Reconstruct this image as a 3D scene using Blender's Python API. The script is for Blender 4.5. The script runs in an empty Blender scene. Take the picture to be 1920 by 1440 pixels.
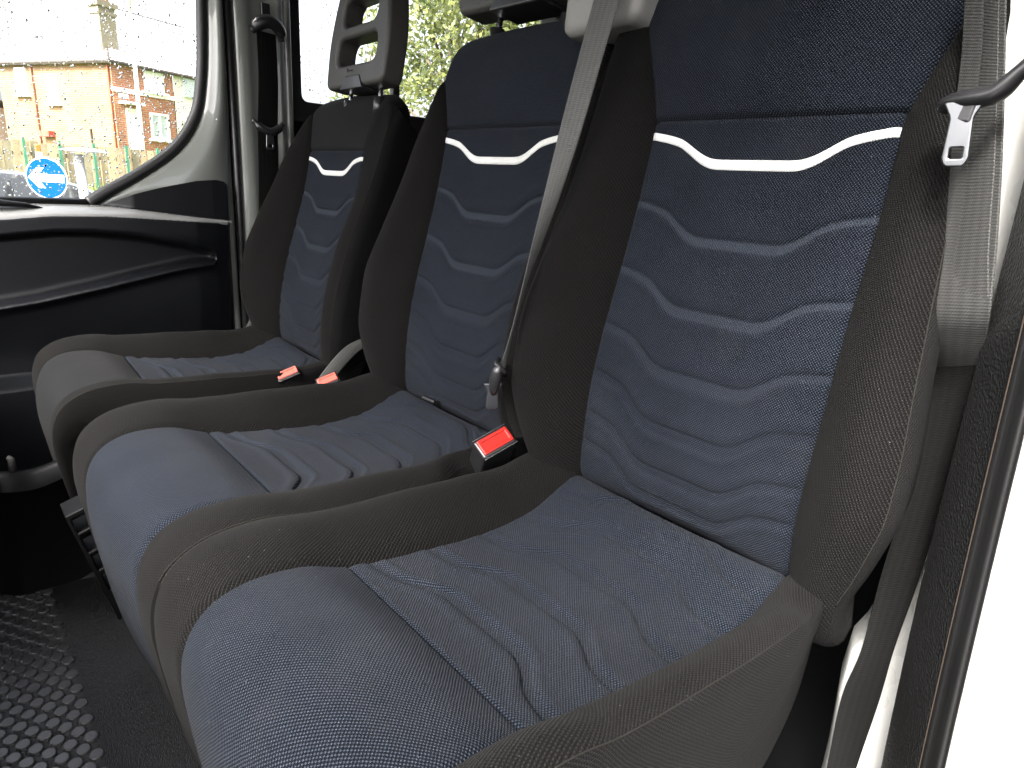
import bpy, math, random
import numpy as np
from mathutils import Vector, Matrix

rad = math.radians
random.seed(7)
rng = np.random.default_rng(7)
sc = bpy.context.scene
col = sc.collection

# ------------------------------------------------------------------ camera
CAM = (0.415, -0.2822, 0.3857)
yaw, pit, rol, fpx = rad(48.287), rad(16.664), rad(3.487), 1236.47
fwd = Vector((-math.sin(yaw)*math.cos(pit), math.cos(yaw)*math.cos(pit), -math.sin(pit)))
r0 = Vector((math.cos(yaw), math.sin(yaw), 0)); u0 = r0.cross(fwd)
rv = math.cos(rol)*r0 + math.sin(rol)*u0
uv_ = -math.sin(rol)*r0 + math.cos(rol)*u0
cam_d = bpy.data.cameras.new("camera"); cam = bpy.data.objects.new("camera", cam_d); col.objects.link(cam)
cam.matrix_world = Matrix(((rv.x, uv_.x, -fwd.x, CAM[0]), (rv.y, uv_.y, -fwd.y, CAM[1]), (rv.z, uv_.z, -fwd.z, CAM[2]), (0, 0, 0, 1)))
cam_d.sensor_width = 36; cam_d.lens = 36*fpx/1920
cam_d.clip_start = 0.02; cam_d.clip_end = 600
sc.camera = cam

# ------------------------------------------------------------------ light
SUN_EL, SUN_AZ = rad(45), rad(158)
w = bpy.data.worlds.new("World"); sc.world = w; w.use_nodes = True
nt = w.node_tree
sky = nt.nodes.new('ShaderNodeTexSky'); sky.sky_type = 'NISHITA'; sky.sun_disc = False
sky.sun_elevation = SUN_EL; sky.sun_rotation = SUN_AZ; sky.air_density = 0.6; sky.dust_density = 8.0; sky.ozone_density = 1.0
oc = nt.nodes.new('ShaderNodeHueSaturation'); oc.inputs['Saturation'].default_value = .38   # overcast: greyer than a clear sky
nt.links.new(sky.outputs[0], oc.inputs['Color']); nt.links.new(oc.outputs[0], nt.nodes['Background'].inputs[0])
nt.nodes['Background'].inputs[1].default_value = 0.11
sd = bpy.data.lights.new("sun", 'SUN'); so = bpy.data.objects.new("sun", sd); col.objects.link(so)
sd.energy = 1.5; sd.angle = rad(14); sd.color = (1.0, 0.96, 0.9)
sdir = Vector((math.sin(SUN_AZ)*math.cos(SUN_EL), math.cos(SUN_AZ)*math.cos(SUN_EL), math.sin(SUN_EL)))
so.rotation_euler = sdir.to_track_quat('Z', 'Y').to_euler()
so.location = sdir*8
sc.view_settings.view_transform = 'Standard'; sc.view_settings.look = 'None'
sc.view_settings.exposure = 3.4; sc.view_settings.gamma = 1.0

# ------------------------------------------------------------------ helpers
def tag(o, label=None, cat=None, group=None, kind=None):
    if label: o['label'] = label
    if cat: o['category'] = cat
    if group: o['group'] = group
    if kind: o['kind'] = kind
    return o

def empty(name, loc=(0, 0, 0), label=None, cat=None, group=None, rz=0):
    o = bpy.data.objects.new(name, None); col.objects.link(o)
    o.location = loc; o.rotation_euler = (0, 0, rz); o.empty_display_size = .05
    return tag(o, label, cat, group)

def link(name, me, mat, parent=None, smooth=True):
    o = bpy.data.objects.new(name, me); col.objects.link(o)
    if mat is not None and len(me.materials) == 0: me.materials.append(mat)
    if smooth: me.polygons.foreach_set('use_smooth', [True]*len(me.polygons))
    if parent is not None: o.parent = parent
    return o

def mesh(name, V, Fc, mat, parent=None, uv=None, smooth=True, attr=None):
    me = bpy.data.meshes.new(name)
    V = np.asarray(V, dtype=np.float32)
    me.from_pydata(V.tolist() if len(V) < 3000 else [tuple(v) for v in V], [], Fc)
    if uv is not None:
        l = me.uv_layers.new(name='UVMap')
        idx = np.empty(len(me.loops), dtype=np.int32); me.loops.foreach_get('vertex_index', idx)
        l.data.foreach_set('uv', np.asarray(uv, dtype=np.float32)[idx].ravel())
    if attr is not None:
        for k, a in attr.items():
            at = me.attributes.new(k, 'FLOAT', 'POINT'); at.data.foreach_set('value', np.asarray(a, dtype=np.float32).ravel())
    me.update()
    return link(name, me, mat, parent, smooth)

def grid_faces(nu, nv, closed=False, flip=False, base=0):
    i = np.arange(nu if closed else nu-1)[:, None]; j = np.arange(nv-1)[None, :]
    a = i*nv+j; b = ((i+1) % nu)*nv+j
    q = np.stack([a, b, b+1, a+1], -1).reshape(-1, 4) + base
    if flip: q = q[:, ::-1]
    return q.tolist()

def grid(name, P, mat, parent=None, uv=None, closed=False, flip=False, attr=None, smooth=True):
    nu, nv = P.shape[:2]
    return mesh(name, P.reshape(-1, 3), grid_faces(nu, nv, closed, flip), mat, parent,
                None if uv is None else uv.reshape(-1, 2), smooth, attr)

def smooth_path(pts, n=60, k=3):
    """Catmull-Rom through pts"""
    p = np.asarray(pts, float); m = len(p)
    t = np.r_[0, np.cumsum(np.linalg.norm(np.diff(p, axis=0), axis=1)**.5)]
    ext = np.vstack([2*p[0]-p[1], p, 2*p[-1]-p[-2]]); te = np.r_[-(t[1]-t[0]), t, 2*t[-1]-t[-2]]
    out = []
    for q in np.linspace(0, t[-1], n):
        i = min(max(np.searchsorted(t, q, side='right')-1, 0), m-2)
        P0, P1, P2, P3 = ext[i:i+4]; t0, t1, t2, t3 = te[i:i+4]
        A1 = (t1-q)/(t1-t0)*P0+(q-t0)/(t1-t0)*P1; A2 = (t2-q)/(t2-t1)*P1+(q-t1)/(t2-t1)*P2; A3 = (t3-q)/(t3-t2)*P2+(q-t2)/(t3-t2)*P3
        B1 = (t2-q)/(t2-t0)*A1+(q-t0)/(t2-t0)*A2; B2 = (t3-q)/(t3-t1)*A2+(q-t1)/(t3-t1)*A3
        out.append((t2-q)/(t2-t1)*B1+(q-t1)/(t2-t1)*B2)
    return np.array(out)

def tube_data(path, r, n=8, base=0, cap=True, flat=1.0, up=None):
    p = np.asarray(path, float); m = len(p)
    T = np.gradient(p, axis=0); T /= np.linalg.norm(T, axis=1)[:, None]+1e-12
    ref = np.array(up if up is not None else ([0, 0, 1] if abs(T[:, 2]).mean() < .8 else [0, 1, 0]), float)
    r = np.broadcast_to(np.asarray(r, float), (m,))
    V = []
    for i in range(m):
        a = np.cross(T[i], ref); a /= np.linalg.norm(a)+1e-12; b = np.cross(a, T[i])
        for k in range(n):
            th = 2*math.pi*k/n; V.append(p[i]+r[i]*(math.cos(th)*a+math.sin(th)*b*flat))
    Fc = []
    for i in range(m-1):
        for k in range(n):
            Fc.append([base+i*n+k, base+i*n+(k+1) % n, base+(i+1)*n+(k+1) % n, base+(i+1)*n+k])
    if cap:
        Fc.append([base+k for k in range(n)][::-1]); Fc.append([base+(m-1)*n+k for k in range(n)])
    return V, Fc

def tube(name, path, r, mat, parent=None, n=8, flat=1.0, up=None):
    V, Fc = tube_data(path, r, n, 0, True, flat, up)
    return mesh(name, V, Fc, mat, parent)

def box_data(c, s, base=0, M=None):
    x, y, z = s[0]/2, s[1]/2, s[2]/2
    V = [Vector((a, b, d)) for a in (-x, x) for b in (-y, y) for d in (-z, z)]
    if M is not None: V = [M @ v for v in V]
    V = [tuple(v+Vector(c)) for v in V]
    Fc = [[0, 1, 3, 2], [4, 6, 7, 5], [0, 4, 5, 1], [2, 3, 7, 6], [0, 2, 6, 4], [1, 5, 7, 3]]
    return V, [[base+i for i in f] for f in Fc]

class MB:
    def __init__(s): s.V = []; s.F = []
    def box(s, c, size, M=None):
        V, Fc = box_data(c, size, len(s.V), M); s.V += V; s.F += Fc; return s
    def tube(s, path, r, n=8, flat=1.0, up=None):
        V, Fc = tube_data(path, r, n, len(s.V), True, flat, up); s.V += [tuple(v) for v in V]; s.F += Fc; return s
    def poly(s, pts):
        b = len(s.V); s.V += [tuple(p) for p in pts]; s.F.append(list(range(b, b+len(pts)))); return s
    def build(s, name, mat, parent=None, smooth=False, bevel=0.0, seg=2):
        o = mesh(name, s.V, s.F, mat, parent, smooth=smooth)
        if bevel:
            m = o.modifiers.new('bevel', 'BEVEL'); m.width = bevel; m.segments = seg; m.limit_method = 'ANGLE'
            if smooth is False:
                o.data.polygons.foreach_set('use_smooth', [True]*len(o.data.polygons)); m.harden_normals = True
        return o

def plate(name, loops, depth, bevel, mat, parent=None, M=None, res=2, smooth=True):
    """solid plate: filled outline (first loop) with holes, rounded edges. M maps local xy(z) to parent space"""
    V, Fc = [], []; caps = {1: [], -1: []}
    for li, lp in enumerate(loops):
        p = np.array(lp, float)
        keep = np.linalg.norm(p-np.roll(p, 1, axis=0), axis=1) > 1e-6; p = p[keep]
        ar = .5*np.sum(p[:, 0]*np.roll(p[:, 1], -1)-np.roll(p[:, 0], -1)*p[:, 1])
        if (ar > 0) != (li == 0): p = p[::-1]
        e1 = p-np.roll(p, 1, axis=0); e2 = np.roll(p, -1, axis=0)-p
        e1 /= np.linalg.norm(e1, axis=1)[:, None]; e2 /= np.linalg.norm(e2, axis=1)[:, None]
        n1 = np.stack([-e1[:, 1], e1[:, 0]], 1); n2 = np.stack([-e2[:, 1], e2[:, 0]], 1)
        nn = n1+n2; nn /= np.linalg.norm(nn, axis=1)[:, None]+1e-9
        nn = nn/np.maximum(np.sum(nn*n1, axis=1), .5)[:, None]
        st = [(bevel*(1-math.sin(math.pi/2*k/res)), depth/2-bevel*(1-math.cos(math.pi/2*k/res))) for k in range(res+1)]
        st = st+[(a, -z) for a, z in st[::-1]]
        b = len(V); m = len(p)
        for a, z in st: V += [(q[0], q[1], z) for q in p+nn*a]
        for k in range(len(st)-1):
            for q in range(m): Fc.append([b+k*m+q, b+(k+1)*m+q, b+(k+1)*m+(q+1) % m, b+k*m+(q+1) % m])
        caps[1].append(list(range(b, b+m))); caps[-1].append(list(range(b+(len(st)-1)*m, b+len(st)*m)))
    from mathutils.geometry import tessellate_polygon
    for sg_, lst in caps.items():
        flat = [q for l in lst for q in l]
        for t in tessellate_polygon([[Vector(V[q]) for q in l] for l in lst]):
            f = [flat[q] for q in t]; a, b_, c = [Vector(V[q]) for q in f]
            if (b_-a).cross(c-a).z*sg_ < 0: f = f[::-1]
            Fc.append(f)
    if M is not None: V = [tuple(M @ Vector(v)) for v in V]
    o = mesh(name, V, Fc, mat, parent, smooth=False)
    if smooth:
        o.data.polygons.foreach_set('use_smooth', [True]*len(o.data.polygons)); o.data.set_sharp_from_angle(angle=rad(50))
        wn = o.modifiers.new('weighted', 'WEIGHTED_NORMAL'); wn.keep_sharp = True; wn.weight = 90
    return o

def axes(ox, ax, ay, az):
    return Matrix(((ax[0], ay[0], az[0], ox[0]), (ax[1], ay[1], az[1], ox[1]), (ax[2], ay[2], az[2], ox[2]), (0, 0, 0, 1)))

def rrect(x0, y0, x1, y1, r, n=6):
    pts = []
    for cx, cy, a0 in ((x1-r, y1-r, 0), (x0+r, y1-r, 90), (x0+r, y0+r, 180), (x1-r, y0+r, 270)):
        for k in range(n+1):
            a = rad(a0+90*k/n); pts.append((cx+r*math.cos(a), cy+r*math.sin(a)))
    return pts

def round_poly(pts, r, n=5):
    """round the corners of a polygon"""
    out = []; m = len(pts)
    for i in range(m):
        p = Vector(pts[i]).to_2d(); a = Vector(pts[i-1]).to_2d(); b = Vector(pts[(i+1) % m]).to_2d()
        rr = r[i] if isinstance(r, (list, tuple)) else r
        da = min(rr, (a-p).length*.45); db = min(rr, (b-p).length*.45)
        pa = p+(a-p).normalized()*da; pb = p+(b-p).normalized()*db
        for k in range(n+1):
            t = k/n; q = pa*(1-t)**2+p*2*t*(1-t)+pb*t*t; out.append((q.x, q.y))
    return out

# ------------------------------------------------------------------ materials
def new_mat(name):
    m = bpy.data.materials.new(name); m.use_nodes = True
    return m, m.node_tree, m.node_tree.nodes['Principled BSDF']

def nd(nt, t, **kw):
    n = nt.nodes.new(t)
    for k, v in kw.items(): setattr(n, k, v)
    return n

def math_n(nt, op, a, b=None, c=None, clamp=False):
    n = nt.nodes.new('ShaderNodeMath'); n.operation = op; n.use_clamp = clamp
    for i, v in enumerate((a, b, c)):
        if v is None: continue
        if isinstance(v, (int, float)): n.inputs[i].default_value = v
        else: nt.links.new(v, n.inputs[i])
    return n.outputs[0]

def mixc(nt, fac, a, b):
    n = nt.nodes.new('ShaderNodeMix'); n.data_type = 'RGBA'
    for s, v in ((n.inputs[0], fac), (n.inputs[6], a), (n.inputs[7], b)):
        if isinstance(v, (int, float)): s.default_value = v
        elif isinstance(v, tuple): s.default_value = (*v, 1)
        else: nt.links.new(v, s)
    return n.outputs[2]

def ramp(nt, fac, lo, hi, a=0.0, b=1.0):
    n = nt.nodes.new('ShaderNodeMapRange'); n.inputs[1].default_value = lo; n.inputs[2].default_value = hi
    n.inputs[3].default_value = a; n.inputs[4].default_value = b
    nt.links.new(fac, n.inputs[0]); return n.outputs[0]

def noise(nt, vec, scale, detail=2.0, rough=.5):
    n = nt.nodes.new('ShaderNodeTexNoise'); n.inputs['Scale'].default_value = scale
    n.inputs['Detail'].default_value = detail; n.inputs['Roughness'].default_value = rough
    if vec is not None: nt.links.new(vec, n.inputs['Vector'])
    return n.outputs['Fac']

def bump(nt, h, strength, dist, bs):
    b = nt.nodes.new('ShaderNodeBump'); b.inputs['Strength'].default_value = strength; b.inputs['Distance'].default_value = dist
    nt.links.new(h, b.inputs['Height']); nt.links.new(b.outputs[0], bs.inputs['Normal'])

def fabric(name, dark, light, period=.0042, mode='dot', sheen=.25, lint=True, strip=None, bstr=.7, dusty=0.0):
    m, nt, bs = new_mat(name)
    uv = nd(nt, 'ShaderNodeUVMap').outputs[0]
    # slight thread irregularity
    wob = nd(nt, 'ShaderNodeTexNoise'); wob.inputs['Scale'].default_value = 60; wob.inputs['Detail'].default_value = 1; nt.links.new(uv, wob.inputs['Vector'])
    ma = nd(nt, 'ShaderNodeVectorMath', operation='MULTIPLY_ADD'); nt.links.new(wob.outputs['Color'], ma.inputs[0])
    ma.inputs[1].default_value = (.0011,)*3; nt.links.new(uv, ma.inputs[2])
    sp = nd(nt, 'ShaderNodeSeparateXYZ'); nt.links.new(ma.outputs[0], sp.inputs[0])
    k = 2*math.pi/period
    u = math_n(nt, 'MULTIPLY', sp.outputs[0], k); v = math_n(nt, 'MULTIPLY', sp.outputs[1], k)
    if mode == 'dot':
        h = math_n(nt, 'MULTIPLY', math_n(nt, 'SINE', u), math_n(nt, 'SINE', v))
    else:   # twill
        h = math_n(nt, 'MULTIPLY', math_n(nt, 'SINE', math_n(nt, 'ADD', u, math_n(nt, 'MULTIPLY', v, .6))),
                   math_n(nt, 'ADD', math_n(nt, 'MULTIPLY', math_n(nt, 'SINE', math_n(nt, 'SUBTRACT', math_n(nt, 'MULTIPLY', v, 1.2), math_n(nt, 'MULTIPLY', u, .5))), .5), .5))
    big = noise(nt, uv, 9, 4); fine = noise(nt, uv, 900, 2)
    t = math_n(nt, 'MULTIPLY', ramp(nt, h, -.1, .9), ramp(nt, fine, .25, .75, .35, 1.25), clamp=True)
    c = mixc(nt, t, dark, light)
    vb = ramp(nt, big, .3, .7, .86, 1.14)
    hs = nd(nt, 'ShaderNodeHueSaturation'); nt.links.new(c, hs.inputs['Color']); nt.links.new(vb, hs.inputs['Value'])
    c = hs.outputs[0]
    if dusty:
        dust = ramp(nt, noise(nt, uv, 6.5, 5, .62), .52, .78, 0, dusty)
        c = mixc(nt, dust, c, (.052, .051, .049))
    if strip:
        at = nd(nt, 'ShaderNodeAttribute', attribute_name='strip')
        c = mixc(nt, at.outputs['Fac'], c, strip)
    if lint:
        vo = nd(nt, 'ShaderNodeTexVoronoi', voronoi_dimensions='2D'); vo.inputs['Scale'].default_value = 55; nt.links.new(ma.outputs[0], vo.inputs['Vector'])
        cs = nd(nt, 'ShaderNodeSeparateXYZ'); nt.links.new(vo.outputs['Color'], cs.inputs[0])
        sz = math_n(nt, 'MULTIPLY', ramp(nt, cs.outputs[0], .8, 1.0), .030)
        f = math_n(nt, 'MULTIPLY', math_n(nt, 'LESS_THAN', vo.outputs['Distance'], sz), .40)
        c = mixc(nt, f, c, (.16, .16, .165))
    nt.links.new(c, bs.inputs['Base Color'])
    bs.inputs['Roughness'].default_value = .9; bs.inputs['Specular IOR Level'].default_value = .06
    bs.inputs['Sheen Weight'].default_value = sheen; bs.inputs['Sheen Roughness'].default_value = .45
    hh = math_n(nt, 'ADD', h, math_n(nt, 'MULTIPLY', fine, .8))
    bump(nt, hh, bstr, .0007, bs)
    return m

def plastic(name, colr, rough=.45, grain=0.0, gscale=400, spec=.5, var=.08, coat=0.0, metal=0.0, bdist=.0006):
    m, nt, bs = new_mat(name)
    tc = nd(nt, 'ShaderNodeTexCoord').outputs['Object']
    n = noise(nt, tc, 6, 5)
    c = mixc(nt, ramp(nt, n, .1, .9), tuple(x*(1-var) for x in colr), tuple(min(1, x*(1+var)) for x in colr))
    nt.links.new(c, bs.inputs['Base Color'])
    rd = min(.05, rough*.3)
    r = ramp(nt, noise(nt, tc, 14, 3), .1, .9, rough-rd, min(1, rough+rd)); nt.links.new(r, bs.inputs['Roughness'])
    bs.inputs['Specular IOR Level'].default_value = spec; bs.inputs['Coat Weight'].default_value = coat; bs.inputs['Metallic'].default_value = metal
    if grain:
        vo = nd(nt, 'ShaderNodeTexVoronoi'); vo.inputs['Scale'].default_value = gscale; nt.links.new(tc, vo.inputs['Vector'])
        bump(nt, vo.outputs['Distance'], grain, bdist, bs)
    return m

def webbing_mat(name, colr, rough=.55, spec=.2):
    m, nt, bs = new_mat(name); bs.inputs['Specular IOR Level'].default_value = spec
    uv = nd(nt, 'ShaderNodeUVMap').outputs[0]
    sp = nd(nt, 'ShaderNodeSeparateXYZ'); nt.links.new(uv, sp.inputs[0])
    rows = math_n(nt, 'SINE', math_n(nt, 'MULTIPLY', sp.outputs[1], 2*math.pi/.0026))
    cols = math_n(nt, 'SINE', math_n(nt, 'MULTIPLY', sp.outputs[0], 2*math.pi*5))
    tw = math_n(nt, 'SINE', math_n(nt, 'ADD', math_n(nt, 'MULTIPLY', sp.outputs[0], 2*math.pi*20), math_n(nt, 'MULTIPLY', sp.outputs[1], 2*math.pi/.0052)))
    h = math_n(nt, 'ADD', math_n(nt, 'MULTIPLY', rows, .6), math_n(nt, 'ADD', math_n(nt, 'MULTIPLY', cols, .4), math_n(nt, 'MULTIPLY', tw, .3)))
    c = mixc(nt, ramp(nt, h, -1.2, 1.2), tuple(x*.62 for x in colr), tuple(x*1.25 for x in colr))
    nt.links.new(c, bs.inputs['Base Color']); bs.inputs['Roughness'].default_value = rough
    bs.inputs['Sheen Weight'].default_value = .03
    bump(nt, h, .5, .0004, bs)
    return m

NAVY = fabric('navy seat weave', (.0017, .0023, .0039), (.0285, .0350, .0475), .0034, 'dot', .012, True, (.027, .032, .041), .75, .10)
CHAR = fabric('charcoal seat weave', (.0035, .0037, .0040), (.0235, .0242, .0254), .0034, 'dot', .012)
BOLS = fabric('brown black bolster twill', (.0018, .00175, .0017), (.0138, .0131, .0127), .0030, 'twill', .010)
BLKF = fabric('black side fabric', (.005, .005, .005), (.012, .0115, .011), .0030, 'twill', .005, False)
STRIPE = fabric('white stripe print', (.42, .425, .415), (.58, .585, .57), .0030, 'dot', .1, False, None, .25)
THREAD = plastic('seam thread', (.011, .0105, .0095), .9, .3, 2000, .05)
BLACK = plastic('black grained plastic', (.0020, .0021, .0024), .5, .25, 900, .15)
BLACKS = plastic('smooth black plastic', (.012, .012, .013), .3)
TRIM = plastic('door card plastic', (.0024, .0028, .0036), .36, .12, 700, .35)
DKGREY = plastic('dark grey plastic', (.033, .032, .0305), .5, .25, 1200, .3)
HOUSG = plastic('warm grey grained plastic', (.14, .138, .132), .55, .3, 1500)
RUBBER = plastic('black rubber', (.008, .008, .008), .42, .05, 300)
GRAINY = plastic('leather grain plastic', (.011, .011, .011), .36, .9, 330, .5, .1, 0, 0, .0016)
PAINT_SHADE = plastic('white van paint', (.140, .150, .138), .3, 0, 1, .5, .02, .6)  # white body paint darkened, shade of the far side put into the colour
PAINTW = plastic('unshaded van paint', (.80, .80, .77), .28, 0, 1, .5, .02, .5)
STEEL = plastic('bright steel', (.42, .43, .45), .25, 0, 1, .5, .08, 0, 1.0)
RED = plastic('red button plastic', (.26, .008, .005), .32)
PINK = plastic('faded red button plastic', (.42, .075, .055), .35)
WEB = webbing_mat('grey black webbing', (.027, .027, .026))
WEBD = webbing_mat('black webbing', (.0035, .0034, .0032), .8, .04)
WEBL = webbing_mat('pale worn webbing', (.050, .051, .049))

# ------------------------------------------------------------------ seat surfaces
_ga = np.linspace(-.25, .25, 1001)
_gy = np.interp(np.abs(_ga), [0, .05, .058, .07, .085, .10, .12, .15, .2], [1, 1, .96, .82, .55, .28, .14, 0, 0])
_gk = np.exp(-.5*(np.arange(-36, 37)/10.0)**2); _gk /= _gk.sum()
_gy = np.convolve(np.pad(_gy, 36, mode='edge'), _gk, 'valid')
def gx(a):
    return np.interp(a, _ga, _gy)

def sm(x, a, b):
    t = np.clip((x-a)/(b-a), 0, 1); return t*t*(3-2*t)

def curve1(pairs, sig=.012):
    xs = np.array([p[0] for p in pairs]); ys = np.array([p[1] for p in pairs])
    d = np.arange(xs[0]-.1, xs[-1]+.1, .002); y = np.interp(d, xs, ys)
    k = np.exp(-.5*(np.arange(-int(3*sig/.002), int(3*sig/.002)+1)*.002/sig)**2); k /= k.sum()
    h = len(k)//2; yp = np.pad(y, h, mode='edge'); ysm = np.convolve(yp, k, 'valid')
    return lambda s: np.interp(s, d, ysm)

class Surf:
    def __init__(s, base, s0pt, w, WL, WR, h, seam, ribs, sgn, drop, wd, concave, crown, strips=None, edge_roll=None, hR=None, phase=.72, wH=None, bump_amp=.002):
        b = smooth_path(base, 900); d = np.r_[0, np.cumsum(np.linalg.norm(np.diff(b, axis=0), axis=1))]
        i0 = np.argmin(np.linalg.norm(b-np.array(s0pt), axis=1)); d = d-d[i0]
        s.smin, s.smax = d[0], d[-1]
        g = np.arange(d[0], d[-1], .001)
        by, bz = np.interp(g, d, b[:, 0]), np.interp(g, d, b[:, 1])
        ty, tz = np.gradient(by), np.gradient(bz)
        k = np.exp(-.5*(np.arange(-24, 25)/8.0)**2); k /= k.sum()
        sm_ = lambda a: np.convolve(np.pad(a, 24, mode='edge'), k, 'valid')
        ty, tz = sm_(ty), sm_(tz); L = np.hypot(ty, tz)
        s.g, s.by, s.bz, s.ny, s.nz = g, by, bz, -tz/L, ty/L
        s.w, s.WL, s.WR, s.h, s.hR = curve1(w), curve1(WL), curve1(WR), curve1(h), curve1(hR or h)
        s.seam, s.ribs, s.sgn, s.drop, s.wd = seam, ribs, sgn, drop, wd
        s.concave, s.crown, s.strips, s.edge_roll, s.phase = concave, crown, strips or [0]*len(ribs), edge_roll, phase
        s.wH = curve1(wH) if wH else s.w
        s.amp = bump_amp; s.sg = .0055 if sgn < 0 else .0035
    def wid(s, S):      # half width of the middle panels
        t = (S > s.seam) if s.sgn < 0 else (S < s.seam)
        return np.where(t, s.wH(S), s.w(S))
    def n(s, X, S):
        w = s.wid(S); W = np.where(X < 0, s.WL(S), s.WR(S)); h = np.where(X < 0, s.h(S), s.hR(S))
        a = np.abs(X)
        t = np.clip((a-w)/np.maximum(W-w, 1e-4), 0, 1.05)
        ph = s.phase if np.isscalar(s.phase) else np.where(X < 0, s.phase[0], s.phase[1])
        bol = h*np.sin(t*math.pi*ph)
        inside = np.clip(1-(a/w)**2, 0, 1)
        onhead = sm(S, s.seam-.002, s.seam+.002) if s.sgn < 0 else 1-sm(S, s.seam-.002, s.seam+.002)
        dh = np.abs(S-s.seam)
        pill = (1-np.exp(-dh/(.02 if s.sgn < 0 else .04)))
        ins = inside*(s.concave*(1-onhead)*pill + s.crown*onhead*pill)
        r = np.zeros_like(X+S); strip = np.zeros_like(r)
        for k, (sk, wt) in enumerate(zip(s.ribs, s.strips)):
            c = sk+s.sgn*s.drop[k]*gx(a); dd = (S-c)*s.sgn; wd = s.wd[k]*(.8+.45*gx(a))
            ch = sm(dd, -.0022, .0022)*(1-sm(dd, wd-.0035, wd+.0035))
            r -= s.amp*ch + s.amp*.55*np.exp(-(dd/.0022)**2) - s.amp*.45*np.exp(-((dd+.011)/.007)**2) - s.amp*.35*np.exp(-((dd-wd-.007)/.004)**2)
            strip = np.maximum(strip, wt*sm(dd, .001, .0035)*(1-sm(dd, wd-.002, wd+.001)))
        r = r*np.clip((w-a)/.006, 0, 1)*(1-onhead)*(a <= w)
        seamg = -.0045*np.exp(-((a-w)/.0038)**2) - s.sg*np.exp(-(dh/.0026)**2)*(a < w+.002)
        roll = 0
        if s.edge_roll:
            rr, sa, sb = s.edge_roll
            q = sm(S, sa, sb); rr = rr*np.maximum(q, 1e-3); d = np.clip(W-a, 0, rr)
            roll = -(rr-np.sqrt(np.maximum(rr**2-(rr-d)**2, 0)))
        return bol*(a > w)+ins+r+seamg+roll, strip
    def pt(s, X, S, N):
        g = s.g
        f = lambda A: np.interp(S, g, A)
        return np.stack([X, f(s.by)+N*f(s.ny), f(s.bz)+N*f(s.nz)], -1)
    def panel(s, name, mat, parent, s0, s1, xl, xr, nu, nv, off=0.0, su=None):
        S = np.linspace(s0, s1, nv)[None, :]; U = np.linspace(0, 1, nu)[:, None]
        if su is not None: U = su(U)
        XL = xl(S) if callable(xl) else xl; XR = xr(S) if callable(xr) else xr
        X = XL+(XR-XL)*U; Sb = np.broadcast_to(S, X.shape)
        N, st = s.n(X, Sb)
        P = s.pt(X, Sb, N+off)
        return grid(name, P, mat, parent, np.stack([X, Sb], -1), attr={'strip': st})
    def shell(s, name, mat, parent, s0, s1, depth, nv=90, inset=.03, side_in=.012):
        """side walls and rear, from left edge round the back to the right edge"""
        S = np.linspace(s0, s1, nv); rows = []
        nl, nr = s.n(-s.WL(S), S)[0], s.n(s.WR(S), S)[0]
        D = depth(S)
        prof = [(0, 0), (.06, -.0035), (.2, -.0045), (.45, side_in*.4), (.75, side_in), (.92, side_in+.008), (1.0, inset)]
        for f, i in prof: rows.append((-s.WL(S)+i, nl-(nl+D)*f))
        for f in (.33, .66):
            a, b = -s.WL(S)+inset, s.WR(S)-inset; rows.append((a+(b-a)*f, -D*1.0))
        for f, i in prof[::-1]: rows.append((s.WR(S)-i, nr-(nr+D)*f))
        X = np.array([r[0] for r in rows]); N = np.array([r[1] for r in rows]); SS = np.broadcast_to(S, X.shape)
        P = s.pt(X, SS, N)
        nu = P.shape[0]; V = P.reshape(-1, 3); Fc = grid_faces(nu, nv, False, True)
        Fc.append([i*nv for i in range(nu)]); Fc.append([i*nv+nv-1 for i in range(nu)][::-1])
        d = np.cumsum(np.r_[0, np.linalg.norm(np.diff(P[:, nv//2], axis=0), axis=1)])
        uv = np.stack(np.broadcast_arrays(d[:, None], S[None, :]), -1).reshape(-1, 2)
        return mesh(name, V, Fc, mat, parent, uv)
    def seam_tube(s, name, mat, parent, S, side, r=.0014, off=.0006):
        S = np.asarray(S); X = s.WR(S)-.0005 if side > 0 else -s.WL(S)+.0005
        N = s.n(X, S)[0]
        return tube(name, s.pt(X, S, N+off), r, mat, parent, 6)

BACK = [(.425, -.045), (.400, -.030), (.375, -.012), (.3630, .0025), (.3583, .0153), (.3551, .0632), (.3573, .1048), (.3651, .1608), (.3778, .2243), (.3964, .2983), (.4163, .3809), (.4324, .4748),
        (.443, .54), (.4505, .578), (.461, .602), (.482, .618), (.508, .618), (.530, .603), (.541, .575), (.538, .50)]
W_INS = [(-.1, .1545), (0, .1545), (.05, .1515), (.09, .152), (.146, .1525), (.211, .151), (.287, .149), (.372, .1485), (.468, .1465)]
W_HEAD = [(.44, .1455), (.468, .1470), (.52, .165), (.56, .181), (.60, .195), (.63, .203), (.9, .205)]
CUSH = [(-.085, -.36), (-.125, -.26), (-.148, -.19), (-.160, -.12), (-.166, -.06), (-.160, -.025), (-.144, .000), (-.112, .016), (-.055, .016), (0, -.002),
        (.1, -.019), (.2, -.028), (.275, -.021), (.325, -.001), (.350, .007), (.3640, .002), (.373, -.018), (.376, -.045)]
RIB_B = [.372, .287, .211, .147, .090, .049]

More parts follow.
